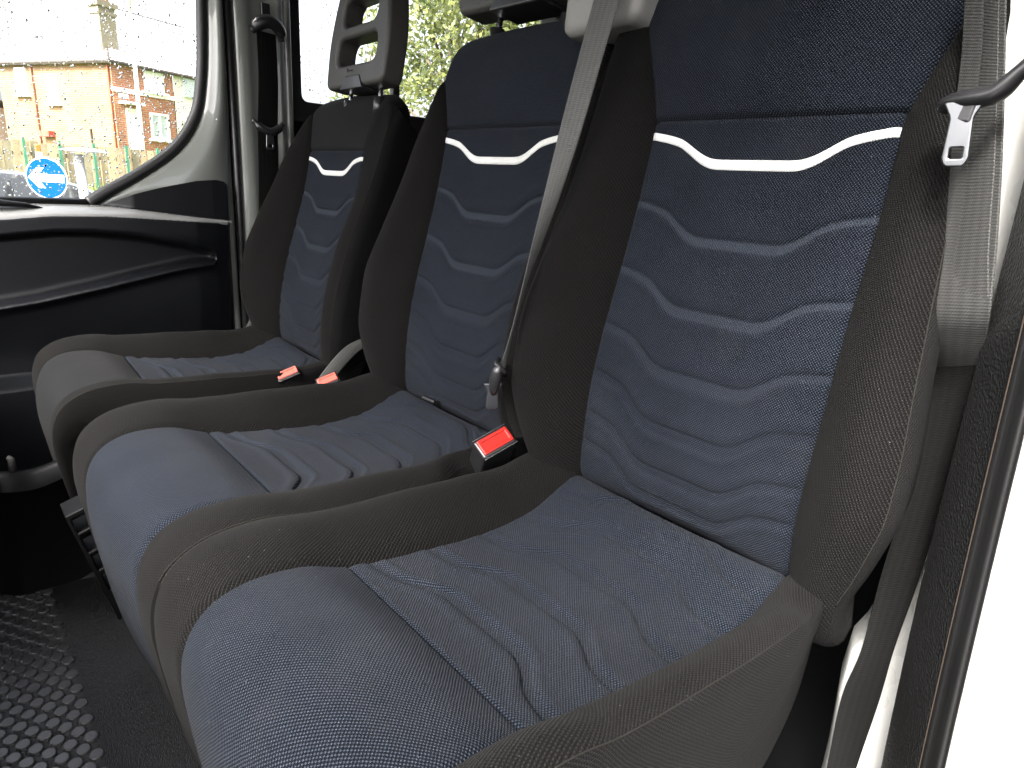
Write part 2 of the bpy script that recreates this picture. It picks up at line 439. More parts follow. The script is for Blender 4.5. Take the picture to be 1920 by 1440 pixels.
def make_seat(root, WLb, WRb, hb, hbR, WLc, WRc, hc, hcR, head_mat, front_mat, top_w=.19, lean=0.0, cph=(.66, .66), base=None, eroll=(.026, .49, .60), xs=1.0, front_shift=0.0, strips=(.5, .35, .15, 0, 0, 0), sweep=None):
    bk = Surf(base or BACK, (.3583, .0153), W_INS, WLb, WRb, hb, .468, RIB_B, -1, [.038, .039, .041, .046, .046, .044], [.011, .012, .012, .012, .011, .010],
              -.007, .010, strips, eroll, hbR, .72, W_HEAD, .0019)
    ends = .665
    back = bk.shell('backrest', BLKF, root, -.06, .60, curve1([(-.1, .085), (.5, .10), (.56, .085), (.60, .046), (.7, .04)]))
    bk.panel('center_panel', NAVY, back, -.06, .468, lambda S: -bk.w(S), lambda S: bk.w(S), 150, 330)
    top = bk.panel('head_panel', head_mat, back, .468, .74, lambda S: -np.minimum(bk.wH(S), bk.WL(S)), lambda S: np.minimum(bk.wH(S), bk.WR(S)), 90, 130)
    for sd in (-1, 1):
        Wf = (lambda S: -bk.WL(S)) if sd < 0 else (lambda S: bk.WR(S))
        wf = (lambda S: -np.minimum(bk.wid(S), bk.WL(S))) if sd < 0 else (lambda S: np.minimum(bk.wid(S), bk.WR(S)))
        a, b = (Wf, wf) if sd < 0 else (wf, Wf)
        bk.panel('side_bolster', BOLS, back, -.06, .70, a, b, 44, 260)
        bk.seam_tube('piping', THREAD, back, np.linspace(.01, .53, 120), sd, .0007, .0001)
    # white printed wave under the head panel
    x = np.linspace(-.1462, .1462, 160)
    ctop = .4545-.032*gx(x); cbot = .4455-.0345*gx(x)
    rows = []
    for f, o in ((0, -.0006), (0, .0008), (.33, .0011), (.66, .0011), (1, .0008), (1, -.0006)):
        S = cbot+(ctop-cbot)*f; rows.append(bk.pt(x, S, bk.n(x, S)[0]+o))
    P = np.array(rows).transpose(1, 0, 2)
    uvs = np.stack(np.broadcast_arrays(x[:, None], np.linspace(0, .011, 6)[None, :]), -1)
    grid('white_stripe', P, STRIPE, back, uvs)
    if lean:
        pv = Vector((0, .3583, .0153)); R = Matrix.Translation(pv) @ Matrix.Rotation(-lean, 4, 'X') @ Matrix.Translation(-pv)
        back.matrix_local = R
    cu = Surf(CUSH, (0, -.002), [(-.4, .146), (-.15, .146), (0, .143), (.1, .148), (.2, .151), (.3, .154), (.42, .156)], WLc, WRc, hc, 0.0,
              [.022, .102, .182, .255, .312], 1, [.042]*5, [.013]*5, -.004, .012, [.0]*5, None, hcR, cph, None, .0032)
    sb, sf = cu.smax, cu.smin
    dep = curve1([(-.6, .03), (-.22, .05), (-.13, .16), (-.02, .19), (.16, .19), (.24, .15), (.275, .10), (.30, .05), (.33, .03), (.37, .012), (.5, .01)], .006)
    cs = cu.shell('cushion', BOLS, root, sf+.01, sb-.004, dep, 130, .02, .004)
    cu.panel('center_panel', NAVY, cs, 0, sb-.004, lambda S: -cu.w(S), lambda S: cu.w(S), 150, 270)
    cu.panel('front_panel', front_mat, cs, sf+.01, 0, lambda S: -cu.w(S), lambda S: cu.w(S), 80, 180)
    for sd in (-1, 1):
        a, b = ((lambda S: -cu.WL(S)), (lambda S: -cu.w(S))) if sd < 0 else ((lambda S: cu.w(S)), (lambda S: cu.WR(S)))
        cu.panel('side_bolster', BOLS, cs, sf+.01, sb-.004, a, b, 40, 240)
        cu.seam_tube('piping', THREAD, cs, np.linspace(-.17, .26, 110), sd, .0007, .0001)
    return bk, cu, back, cs

CB_H = [(-.6, .004), (-.2, .006), (-.15, .010), (-.1, .016), (-.05, .024), (0, .036), (.1, .050), (.2, .055), (.3, .042), (.36, .024), (.42, .012)]
GRP = 'front seats side by side in the cab'
near = empty('passenger_seat', (0, 0, 0), 'nearest navy and black front seat, beside the open door with hanging belt', 'seat', GRP)
make_seat(near,
    [(-.1, .20), (0, .205), (.04, .225), (.1, .246), (.2, .250), (.3, .240), (.43, .226), (.50, .228), (.56, .234), (.61, .232), (.66, .205), (.8, .19)],
    [(-.1, .21), (0, .217), (.04, .232), (.1, .248), (.16, .246), (.3, .229), (.43, .214), (.56, .206), (.62, .204), (.67, .192), (.8, .18)],
    [(-.1, .04), (0, .045), (.1, .070), (.2, .070), (.3, .060), (.43, .045), (.49, .030), (.54, .014), (.59, .002), (.7, 0)],
    [(-.1, .04), (0, .045), (.1, .062), (.2, .062), (.3, .055), (.43, .042), (.49, .030), (.54, .014), (.59, .002), (.7, 0)],
    [(-.5, .19), (-.3, .21), (-.15, .226), (.4, .2265)],
    [(-.5, .19), (-.3, .20), (-.15, .212), (0, .216), (.15, .219), (.22, .220), (.27, .219), (.31, .214), (.34, .205), (.37, .19), (.42, .165)],
    CB_H, [(-.6, .01), (-.2, .022), (-.15, .034), (-.1, .046), (-.05, .054), (0, .060), (.1, .066), (.2, .068), (.27, .060), (.31, .04), (.36, .025), (.42, .01)],
    NAVY, NAVY, cph=(.80, .64), base=[(y, z if z < .47 else .4748+(z-.4748)*1.16) for y, z in BACK], eroll=(.024, .55, .66))
mid = empty('passenger_seat', (-.455, 0, 0), 'middle navy and black front seat with pale belt hanging down over its backrest', 'seat', GRP)
make_seat(mid,
    [(-.1, .19), (0, .20), (.04, .228), (.1, .252), (.2, .256), (.3, .236), (.43, .207), (.52, .186), (.56, .182), (.60, .176), (.64, .160), (.8, .15)],
    [(-.1, .20), (0, .203), (.5, .203), (.56, .198), (.60, .19), (.64, .175), (.8, .165)],
    [(-.1, .04), (0, .04), (.1, .055), (.2, .055), (.3, .042), (.43, .028), (.49, .016), (.54, .007), (.59, .001), (.7, 0)], None,
    [(-.5, .19), (-.3, .205), (-.15, .218), (.4, .222)],
    [(-.5, .19), (-.3, .21), (-.15, .226), (.18, .2265), (.21, .205), (.24, .190), (.4, .190)],
    CB_H, None, NAVY, NAVY, cph=(.66, .80))
drv = empty('driver_seat', (-1.0988, .0086, -.03), 'furthest front seat with charcoal top, beside the closed far door', 'seat', GRP, -.0394)
make_seat(drv,
    [(-.1, .20), (0, .22), (.05, .25), (.12, .272), (.2, .274), (.3, .25), (.43, .225), (.52, .206), (.56, .190), (.60, .165), (.64, .142), (.8, .135)],
    [(-.1, .21), (0, .225), (.06, .238), (.14, .240), (.27, .235), (.36, .232), (.44, .231), (.515, .230), (.555, .218), (.59, .196), (.64, .165), (.8, .15)],
    [(-.1, .04), (0, .045), (.1, .075), (.2, .075), (.3, .065), (.43, .042), (.49, .024), (.54, .008), (.59, 0), (.7, 0)], [(-.1, .03), (0, .035), (.06, .04), (.14, .044), (.27, .038), (.36, .022), (.44, .006), (.52, -.004), (.7, -.004)],
    [(-.5, .19), (-.3, .205), (-.15, .218), (.4, .222)],
    [(-.5, .19), (-.3, .205), (-.15, .216), (.4, .216)],
    CB_H, None, CHAR, CHAR, lean=.04, base=[(y, z if z < .47 else .4748+(z-.4748)*.80) for y, z in BACK])
# ------------------------------------------------------------------ world-placed things
def wroot(name, loc, label=None, cat=None, group=None):
    return empty(name, loc, label, cat, group)

def world(o, root):
    """parent o (modelled in world coordinates) to an empty standing at root.location"""
    o.parent = root; o.matrix_parent_inverse = Matrix.Translation(-Vector(root.location)); return o

def ribbon(name, Lp, Rp, mat, parent=None, n=90, th=.0012, bulge=0.0):
    Lp, Rp = smooth_path(Lp, n), smooth_path(Rp, n)
    d = np.cumsum(np.r_[0, np.linalg.norm(np.diff((Lp+Rp)/2, axis=0), axis=1)])
    T = np.gradient((Lp+Rp)/2, axis=0); N = np.cross(Rp-Lp, T); N /= np.linalg.norm(N, axis=1)[:, None]+1e-9
    prof = [(0, 0), (.04, 1), (.25, 1), (.5, 1), (.75, 1), (.96, 1), (1, 0), (.96, -1), (.5, -1), (.04, -1)]
    P = np.array([Lp+(Rp-Lp)*f+N*(th/2*s+bulge*math.sin(f*math.pi)) for f, s in prof])
    uv = np.stack(np.broadcast_arrays(np.array([p[0] for p in prof])[:, None], d[None, :]), -1)
    return grid(name, P, mat, parent, uv, closed=True)

# ---- headrest: two-hole frame, tapered to the top
def headrest(parent, cx, y, z0, scale=1.0, lean=.14, poles=True, small=False, pole_x=(-.075, .075)):
    o = [(-.142, .0), (-.148, .085), (-.143, .13), (-.124, .20), (-.098, .252), (.098, .252), (.124, .20), (.143, .13), (.148, .085), (.142, .0)]
    o = round_poly(o, [.022, .03, .03, .05, .045, .045, .05, .03, .03, .022], 7)
    h1 = rrect(-.098, .050, .098, .108, .022); h2 = rrect(-.084, .134, .084, .190, .022)
    c, s_ = math.cos(lean), math.sin(lean)
    M = axes((cx, y, z0), (scale, 0, 0), (0, s_*scale, c*scale), (0, -c*scale, s_*scale))
    hr = plate('headrest', [o, h1, h2], .052, .0095, DKGREY, parent, M, 6)
    fy_ = -.028*scale
    gd = [(-.058, -.006), (.058, -.006), (.036, .024), (-.036, .024)]
    plate('post_guide', [round_poly(gd, .006)], .058, .003, BLACKS, hr, M, 3)
    mk = MB()
    for k, (mx, mz, mw, mh) in enumerate(((-.012, .036, .004, .007), (-.004, .0345, .006, .002), (.004, .0345, .006, .002), (.011, .0345, .004, .002))):
        mk.box((cx+mx, y+fy_*.99-.0005, z0+mz), (mw, .0012, mh))
    mk.build('moulded_mark', BLACK, hr)
    if poles:
        for px in pole_x:
            tube('headrest_post', [(cx+px*scale, y+.003, z0-.10), (cx+px*scale, y+.012, z0+.04)], .0055, STEEL, hr, 10)
            tube('post_sleeve', [(cx+px*scale, y+.002, z0-.055), (cx+px*scale, y+.005, z0-.018)], .012, BLACKS, hr, 12)
    return hr

headrest(drv, .090, .475, .598, .95)
headrest(mid, .004, .478, .652, 1.10)

# ---- seat base boxes
def seat_base(root, x0, x1, y0=-.12, y1=.27):
    b = MB().box(((x0+x1)/2, (y0+y1)/2+.02, -.285), (x1-x0, y1-y0-.06, .23)).build('seat_base', BLACK, root, bevel=.015)
    return b
seat_base(drv, -.17, .17, -.06); seat_base(mid, -.18, .21); seat_base(near, -.21, .17)
for rt in (mid, near):
    MB().box((0, .45, .05), (.30, .03, .30)).build('seat_frame', BLACK, rt, bevel=.01)

# ---- buckles fixed beside the cushions
def buckle(root, c, tilt, yaw, button, size=(.042, .026, .10)):
    M = Matrix.Rotation(yaw, 3, 'Z') @ Matrix.Rotation(rad(-20), 3, 'Y') @ Matrix.Rotation(tilt, 3, 'X')
    def P(v): return tuple(Vector(c)+M @ Vector(v))
    w_, t_, l_ = size
    sh = MB(); sh.box(P((0, 0, -l_/2)), (w_, t_, l_), M)
    b = sh.build('buckle', BLACKS, root, bevel=.004, seg=3)
    bt = MB()
    for cc, ss in (((0, -t_*.30, .0005), (w_*.86, t_*.16, .006)), ((0, t_*.30, .0005), (w_*.86, t_*.16, .006)),
                   ((-w_*.39, 0, .0005), (w_*.09, t_*.5, .006)), ((w_*.39, 0, .0005), (w_*.09, t_*.5, .006)), ((0, 0, -.0015), (w_*.75, t_*.5, .006))):
        bt.box(P(cc), ss, M)
    bt.build('release_button', button, b, bevel=.0012)
    MB().box(P((0, t_*.5+.0006, -.003)), (w_*.98, .0012, .004), M).box(P((0, -t_*.5-.0006, -.003)), (w_*.98, .0012, .004), M).build('chrome_lip', STEEL, b)
    tube('stalk', [P((0, 0, -l_*.9)), P((0, 0, -l_*1.7))], .010, BLACKS, b, 10)
    return b
buckle(mid, (.232, .262, .052), rad(38), rad(82), RED, (.055, .030, .10))
buckle(drv, (.218, .240, .018), rad(36), rad(78), PINK, (.048, .022, .09))
buckle(mid, (-.262, .255, .012), rad(36), rad(78), PINK, (.042, .022, .08))
# folded tab poking out between cushion and back of the middle seat
MB().box((-.062, .365, .009), (.030, .040, .005), Matrix.Rotation(rad(-18), 3, 'X') @ Matrix.Rotation(rad(12), 3, 'Z')).build('anchor_tab', BLACKS, mid, bevel=.0015)
# grey plastic belt outlet on the shoulder of the near seat
hs = plate('belt_outlet', [round_poly([(-.066, -.075), (.060, -.066), (.064, .10), (-.070, .10)], [.02, .022, .02, .02])], .11, .014, HOUSG, near,
           axes((-.243, .475, .652), (1, .05, 0), (0, .10, .995), (0, -.995, .10)), 3)
MB().box((-.236, .418, .668), (.076, .012, .05)).build('belt_slot', BLACKS, hs, bevel=.003)

# ------------------------------------------------------------------ belts
ML = [ (-0.2305,0.4000,0.6517),(-0.2252,0.3850,0.6125),(-0.2233,0.3620,0.5364),(-0.2238,0.3420,0.4596),(-0.2194,0.3180,0.3791),(-0.2198,0.3030,0.3146),(-0.2187,0.2900,0.2618),(-0.2249,0.2800,0.1988),(-0.2369,0.2750,0.1505) ]
MR = [ (-0.1894,0.4050,0.6458),(-0.1866,0.3900,0.6080),(-0.1893,0.3700,0.5348),(-0.1973,0.3550,0.4603),(-0.2089,0.3380,0.3804),(-0.2241,0.3250,0.3139),(-0.2357,0.3120,0.2582),(-0.2376,0.2960,0.1946),(-0.2374,0.2850,0.1490) ]
TONG = plastic('tongue steel', (.16, .165, .175), .32, 0, 1, .5, .1, 0, 1.0)
def tongue_plate(name, c, ex, ez, parent, w_=.020, l_=.045, hole=True):
    ex = Vector(ex).normalized(); ez = Vector(ez); ez = (ez-ez.dot(ex)*ex).normalized(); ny = ex.cross(ez)
    M = axes(c, ex, ez, ny)
    out = round_poly([(-w_*.42, 0), (-w_*.5, l_*.85), (-w_*.32, l_), (w_*.32, l_), (w_*.5, l_*.85), (w_*.42, 0), (w_*.75, -.012), (-w_*.75, -.012)], .003)
    loops = [out]
    if hole: loops.append(rrect(-w_*.24, l_*.60, w_*.24, l_*.82, .001, 2))
    return plate(name, loops, .0034, .0013, TONG, parent, M, 3)

mb = wroot('seat_belt', (-.22, .41, .62), 'pale grey belt stretched from the plastic outlet down across the middle backrest', 'seat belt', 'seat belts in the cab')
wb = world(ribbon('webbing', ML, MR, WEBL, None, 120), mb)
world(ribbon('lower_webbing', [(-.247, .282, .150), (-.2501, .286, .1337), (-.2435, .29, .1050), (-.2295, .29, .0740), (-.2130, .29, .0540)], [(-.244, .300, .150), (-.247, .304, .1337), (-.2400, .308, .1050), (-.2255, .308, .0740), (-.2090, .308, .0540)], WEBD, None, 40), mb)
tgo = world(MB().tube([(-.2275, .266, .158), (-.2310, .266, .148), (-.2345, .266, .135), (-.2375, .267, .122), (-.2385, .267, .114)], [.004, .0075, .0085, .007, .004], 12).build('tongue', BLACKS, None, True), mb)
MB().tube([(-.236, .272, .163), (-.2290, .262, .160), (-.2240, .270, .150), (-.232, .282, .140)], .0035, 8).build('tongue_loop', BLACKS, tgo, True)
tongue_plate('tongue_plate', (-.2385, .266, .118), (.45, 1, 0), (.02, 0, -1), tgo, .018, .026, False)

BL = [(0.1794,0.4050,0.5897),(0.1843,0.4050,0.5574),(0.1921,0.4020,0.5155),(0.2045,0.3880,0.4289),(0.2137,0.3750,0.3489),(0.2236,0.3640,0.2999),(0.2260,0.4150,0.2191),(0.2278,0.4200,0.1297),(0.2235,0.4200,0.0118),(0.2228,0.4200,-0.0752),(0.2156,0.4200,-0.1368),(0.2194,0.4150,-0.2365),(0.2234,0.4100,-0.2932)]
BR = [(0.2161,0.3850,0.5783),(0.2213,0.3850,0.5480),(0.2309,0.3800,0.5083),(0.2509,0.3650,0.4279),(0.2671,0.3500,0.3555),(0.2755,0.3400,0.3112),(0.2701,0.3800,0.2371),(0.2677,0.3900,0.1532),(0.2631,0.3950,0.0428),(0.2583,0.3950,-0.0403),(0.2574,0.3950,-0.1001),(0.2541,0.3900,-0.1907),(0.2527,0.3900,-0.2515)]
nb = wroot('seat_belt', (.24, .40, -.29), 'grey belt with steel tongue hanging beside the nearest seat against the white pillar', 'seat belt', 'seat belts in the cab')
f1 = [(x-.001, y+.012, z-.022) for x, y, z in (BL[5], BR[5])]; f2 = [(x-.003, y+.032, z-.045) for x, y, z in (BL[5], BR[5])]; f3 = [(x-.006, y+.055, z-.065) for x, y, z in (BL[5], BR[5])]
world(ribbon('webbing', BL[:6]+[f1[0], f2[0], f3[0]], BR[:6]+[f1[1], f2[1], f3[1]], WEB, None, 130), nb)
world(ribbon('lower_webbing', [(.2235, .401, .252), (.2245, .408, .238)]+BL[6:], [(.2715, .373, .266), (.2710, .378, .252)]+BR[6:], WEBD, None, 120), nb)  # same grey belt; shade below the fold put into its colour
BL2 = [(x+.012, y-.004, z) for x, y, z in BL[:6]]; BR2 = [(x-.004, y-.004, z) for x, y, z in BR[:6]]
world(ribbon('webbing', BL2[0:5]+[BL[5]], BR2[0:5]+[BR[5]], WEB, None, 70), nb)
tb = smooth_path([(.2055, .352, .4645), (.2165, .343, .4690), (.230, .336, .4700), (.2445, .334, .4730), (.2550, .333, .4850), (.2660, .334, .4990)], 24)
tbo = world(tube('tongue', tb, np.interp(np.linspace(0, 1, 24), [0, .1, .35, .6, .8, 1], [.005, .011, .0125, .011, .009, .0085]), BLACKS, None, 14, .6), nb)
MB().box((.2255, .332, .460), (.017, .006, .016), Matrix.Rotation(rad(8), 3, 'Y')).build('tongue_grip', BLACKS, tbo, bevel=.003)
tongue_plate('tongue_plate', (.2262, .331, .456), (1, .12, .05), (-.22, 0, -1), tbo, .0185, .036)

db = wroot('seat_belt', (-1.36, .41, 0), 'black belt hanging from its loop on the far pillar behind the furthest seat', 'seat belt', 'seat belts in the cab')
world(ribbon('webbing', [(-1.365, .398, .715), (-1.362, .396, .60), (-1.36, .388, .50), (-1.36, .384, .38), (-1.36, .372, .15), (-1.36, .36, -.05)],
             [(-1.365, .446, .712), (-1.362, .446, .60), (-1.36, .440, .50), (-1.36, .437, .38), (-1.36, .425, .15), (-1.36, .41, -.05)], WEBD, None, 80), db)
lp = world(tube('belt_loop', smooth_path([(-1.366, .388, .712), (-1.350, .398, .727), (-1.345, .425, .735), (-1.352, .452, .722), (-1.360, .460, .700)], 24), [.008]*3+[.013]*18+[.008]*3, BLACKS, None, 12, 1.2), db)
MB().box((-1.372, .425, .765), (.012, .024, .03)).build('adjuster', BLACKS, lp, bevel=.004)
tt = world(tube('tongue', smooth_path([(-1.356, .374, .507), (-1.350, .392, .490), (-1.348, .416, .482), (-1.350, .436, .490), (-1.354, .452, .505)], 24), [.006]*4+[.010]*16+[.006]*4, BLACKS, None, 12), db)
tongue_plate('tongue_plate', (-1.347, .413, .474), (0, -1, 0), (.0, 0, -1), tt, .022, .036)
ds = wroot('belt_strap', (-.84, .33, 0), 'short pale belt strap slanting up between the furthest and middle seats', 'belt strap', 'belt straps anchoring to the seats')
world(ribbon('webbing', [(-.84, .425, .075), (-.84, .4096, .0587), (-.84, .3563, .0384), (-.84, .2969, -.0181), (-.84, .280, -.045)], [(-.835, .432, .058), (-.835, .4186, .0434), (-.835, .3811, .0238), (-.835, .3231, -.0302), (-.835, .306, -.055)], WEBL, None, 40), ds)
ds2 = wroot('belt_strap', (-1.34, .33, 0), 'short pale belt strap slanting down at the outer side of the furthest seat', 'belt strap', 'belt straps anchoring to the seats')
world(ribbon('webbing', [(-1.34, .36, .045), (-1.34, .3427, .0179), (-1.34, .3133, -.0301), (-1.34, .30, -.06)], [(-1.34, .378, .035), (-1.34, .3607, .0092), (-1.34, .3269, -.0388), (-1.34, .315, -.07)], WEBL, None, 30), ds2)

# ------------------------------------------------------------------ the van
van = wroot('van', (-.55, .5, -.42), 'white van seen from inside its cab, with black door card and rainy window', 'van')
def vp(o): return world(o, van)
XW = -1.40
# cab floor, roof, walls (what closes the cab round the seats)
vp(MB().box((-.55, .55, -.431), (1.76, 2.9, .02)).build('cab_floor', BLACK, None))
vp(MB().box((-.535, .58, 1.05), (1.68, 2.76, .04)).build('roof', HOUSG, None, bevel=.01))
vp(MB().box((-.55, 1.95, .36), (1.76, .04, 1.60)).build('rear_wall', DKGREY, None))
vp(MB().box((.335, 1.25, .36), (.03, 1.40, 1.60)).build('side_wall', HOUSG, None))
vp(MB().box((.345, -.10, .965), (.05, 1.42, .14)).build('door_header', PAINTW, None, bevel=.02))
vp(MB().box((.37, -.28, -.46), (.14, 1.06, .10)).build('door_sill', BLACK, None, bevel=.02))
vp(MB().box((-1.437, .325, .2), (.012, .08, 1.3)).build('door_edge', BLACK, None))
vp(MB().box((-1.452, 1.2, .05), (.03, 1.40, 1.0)).build('side_wall', BLACK, None))      # below the far windows
vp(MB().box((-1.47, 1.1, 1.10), (.03, 1.66, .16)).build('window_header', PAINT_SHADE, None))
# engine bulkhead and lower dash, ahead of the seats
vp(MB().box((-.55, -.88, -.16), (1.78, .10, .54)).build('dash_lower', BLACK, None, bevel=.03))

vp(MB().box((-.55, -.70, .10), (1.66, .40, .28)).build('dashboard', BLACK, None, bevel=.05, seg=4))
# --- far door
inner = smooth_path([(.312, 1.16), (.297, .766), (.281, .577), (.258, .486), (.208, .416), (.125, .354), (.046, .306), (.005, .280), (-.06, .250), (-.06, -.1), (-.06, -.42)], 110)
outer = smooth_path([(.334, 1.16), (.334, .766), (.334, .62), (.334, .54), (.334, .47), (.334, .40), (.334, .33), (.334, .27), (.334, .16), (.334, -.1), (.334, -.42)], 110)
fr = [0, .03, .10, .22, .40, .60, .78, .90, .97, 1.0]; dx = [-.012, .004, .010, .012, .020, .026, .022, .012, .004, -.010]
P = np.array([[(XW-.004+(d if f > .92 else (d+.03)*float(sm(np.array((a*(1-f)+b*f)[1]), .22, .34))-.03), (a*(1-f)+b*f)[0], (a*(1-f)+b*f)[1]) for a, b in zip(inner, outer)] for f, d in zip(fr, dx)])
door = vp(grid('door', P, PAINT_SHADE, None, flip=True))
door['label'] = 'far door with painted frame and black card'
sealp = smooth_path([(.304, 1.16), (.288, .766), (.274, .590), (.254, .505), (.203, .428), (.118, .362), (.036, .312), (.008, .293)], 90)
tube('window_seal', [(-1.408, a, b) for a, b in sealp], .0135, RUBBER, door, 12, 1.0)
tube('window_seal', [(-1.408, .010, .293), (-1.408, -.75, .292)], .009, RUBBER, door, 8)
gm, gnt, gb = new_mat('window glass')
for n_ in list(gnt.nodes):
    if n_.type != 'OUTPUT_MATERIAL': gnt.nodes.remove(n_)
tr = gnt.nodes.new('ShaderNodeBsdfTransparent'); gl = gnt.nodes.new('ShaderNodeBsdfGlossy'); gl.inputs['Roughness'].default_value = .02
tr.inputs[0].default_value = (.93, .95, .94, 1)
lw = gnt.nodes.new('ShaderNodeFresnel'); lw.inputs[0].default_value = 1.3; mx = gnt.nodes.new('ShaderNodeMixShader')
gnt.links.new(lw.outputs[0], mx.inputs[0]); gnt.links.new(tr.outputs[0], mx.inputs[1]); gnt.links.new(gl.outputs[0], mx.inputs[2])
gnt.links.new(mx.outputs[0], gnt.nodes['Material Output'].inputs[0])
GLASS = gm
dm, dnt, dbs = new_mat('rain water'); dbs.inputs['Transmission Weight'].default_value = 1; dbs.inputs['Roughness'].default_value = .03; dbs.inputs['IOR'].default_value = 1.33
dn = noise(dnt, dnt.nodes.new('ShaderNodeTexCoord').outputs['Object'], 40); dnt.links.new(ramp(dnt, dn, 0, 1, .0, .05), dbs.inputs['Roughness'])
WATER = dm
glass = mesh('window_glass', [(-1.421, a, b) for a, b in ((-.75, .27), (.02, .27), (.30, .40), (.31, 1.16), (-.75, 1.16))], [[0, 1, 2, 3, 4]], GLASS, door, smooth=False)
def drops(name, n, y0, y1, z0, z1, x, parent, rmin=.0006, rmax=.0026, inside=None):
    nr, na = 3, 7
    r = rmin+(rmax-rmin)*rng.random(n)**2.6
    cy, cz = y0+(y1-y0)*rng.random(n), z0+(z1-z0)*rng.random(n)
    V = []; Fc = []
    for i in range(n):
        if inside and not inside(cy[i], cz[i]): continue
        b = len(V); st = 1+.6*rng.random()
        for k in range(nr):
            ph = k/nr*math.pi/2; 
            for a in range(na):
                th = 2*math.pi*a/na+i
                V.append((x-r[i]*.36*math.sin(ph), cy[i]+r[i]*math.cos(ph)*math.cos(th), cz[i]+r[i]*st*math.cos(ph)*math.sin(th)))
        V.append((x-r[i]*.36, cy[i], cz[i]))
        for k in range(nr-1):
            for a in range(na): Fc.append([b+k*na+a, b+k*na+(a+1) % na, b+(k+1)*na+(a+1) % na, b+(k+1)*na+a])
        for a in range(na): Fc.append([b+(nr-1)*na+a, b+(nr-1)*na+(a+1) % na, b+nr*na])
        Fc.append([b+a for a in range(na)][::-1])
    o = mesh(name, V, Fc, WATER, parent); o['kind'] = 'stuff'; return o
drops('raindrops', 5200, -.20, .30, .27, .80, -1.4225, glass)

# --- door card (height field over the far door)
ys = np.concatenate([np.linspace(-.60, .25, 150), np.linspace(.252, .3155, 40)]); nz = 190
ztop = np.interp(ys, [-.6, .0, .03, .05, .098, .157, .233, .281, .300, .311, .3155], [.287, .287, .289, .297, .318, .335, .353, .358, .354, .342, .318])
fr = np.linspace(0, 1, nz); Y = np.broadcast_to(ys[:, None], (len(ys), nz)); Z = -.42+(ztop[:, None]+.42)*fr[None, :]
led = np.interp(ys, [-.6, -.165, -.072, .029, .167, .29, .32], [.235, .256, .266, .267, .260, .254, .252])[:, None]
ledu = np.interp(ys, [-.6, .02, .06, .13, .22, .29, .32], [.287, .288, .286, .278, .268, .260, .257])[:, None]
rup = np.interp(ys, [-.6, -.168, -.073, .003, .083, .198, .258, .27, .32], [.20, .221, .231, .231, .223, .199, .180, .165, .15])[:, None]
rlo = np.interp(ys, [-.6, -.189, -.118, .011, .155, .201, .258, .27, .32], [.0, .078, .088, .114, .146, .155, .160, .165, .16])[:, None]
face = np.interp(ys, [-.6, .22, .30, .3155], [.060, .055, .040, .010])[:, None]
d0 = np.interp(ys, [-.6, .02, .09], [.004, .004, .034])[:, None]
d = np.zeros_like(Y)+d0
t = np.clip((ledu-Z)/np.maximum(ledu-led, .002), 0, 1)
d = np.where(Z < ledu, d0+(face-d0)*(1-(1-t)**1.7), d)
body = face-.012*sm(led-Z, .03, .10)
body = np.where(Z < .10, body-.02*sm(.10-Z, 0, .16), body)
rec = sm(Z, rlo-.004, rlo+.004)*(1-sm(Z, rup-.012, rup+.006))*(rup-rlo > .004)
body = body*(1-rec)+(.004)*rec
lipz = np.exp(-((Z-rlo+.007)/.010)**2)*sm(rup-rlo, .0, .02)
body += .014*lipz
pock = sm(-.095-.25*(Y+.12)*0-Z, -.012, .012)*sm(-.06-Y, -.02, .05)*(1-sm(-.20-Z, .12, .22)); body += .055*pock
d = np.where(Z < led, np.minimum(body, 1), d)
d *= np.interp(ys, [.27, .306, .3155], [1, .92, .2])[:, None]
P = np.stack([XW+d, Y, Z], -1)
card = grid('door_card', P, TRIM, door, flip=False)
rows = []
for f, o in ((0, -.004), (.02, .0012), (.2, .0014), (.4, .0014), (.6, .0014), (.8, .0012), (.97, .0008), (1.0, -.004)):
    zz_ = ledu[:, 0]+(led[:, 0]-ledu[:, 0])*f; dd_ = d0[:, 0]+(face[:, 0]-d0[:, 0])*(1-(1-f)**1.7)
    rows.append(np.stack([XW+dd_+o*.4, ys, zz_+o], -1)[:188])
grid('window_ledge', np.array(rows), plastic('sky-lit ledge plastic', (.15, .152, .15), .24, .10, 700, 1.0), card, flip=True)  # same plastic as the card, window light put into its paler colour
# dark grip lying on the ledge at the left
tube('window_ledge_grip', [(-1.365, -.30, .290), (-1.365, -.16, .290), (-1.368, -.115, .287), (-1.372, -.085, .281)], [.016, .015, .010, .003], BLACK, card, 12, .5)

# --- near door, standing open ahead of the photographer
od = vp(MB().box((.86, -1.00, -.06), (.95, .06, .86), Matrix.Rotation(rad(-14), 3, 'Z')).build('near_door', PAINTW, None, bevel=.02))
for q in ((.45, .0), (.93, .0)):
    MB().box((.86+(q[0]-.69)*.97, -1.00-(q[0]-.69)*.24, .66), (.06, .05, .60), Matrix.Rotation(rad(-14), 3, 'Z')).build('window_frame', BLACK, od)
MB().box((.86, -1.00, .95), (.95, .05, .06), Matrix.Rotation(rad(-14), 3, 'Z')).build('window_frame', BLACK, od)
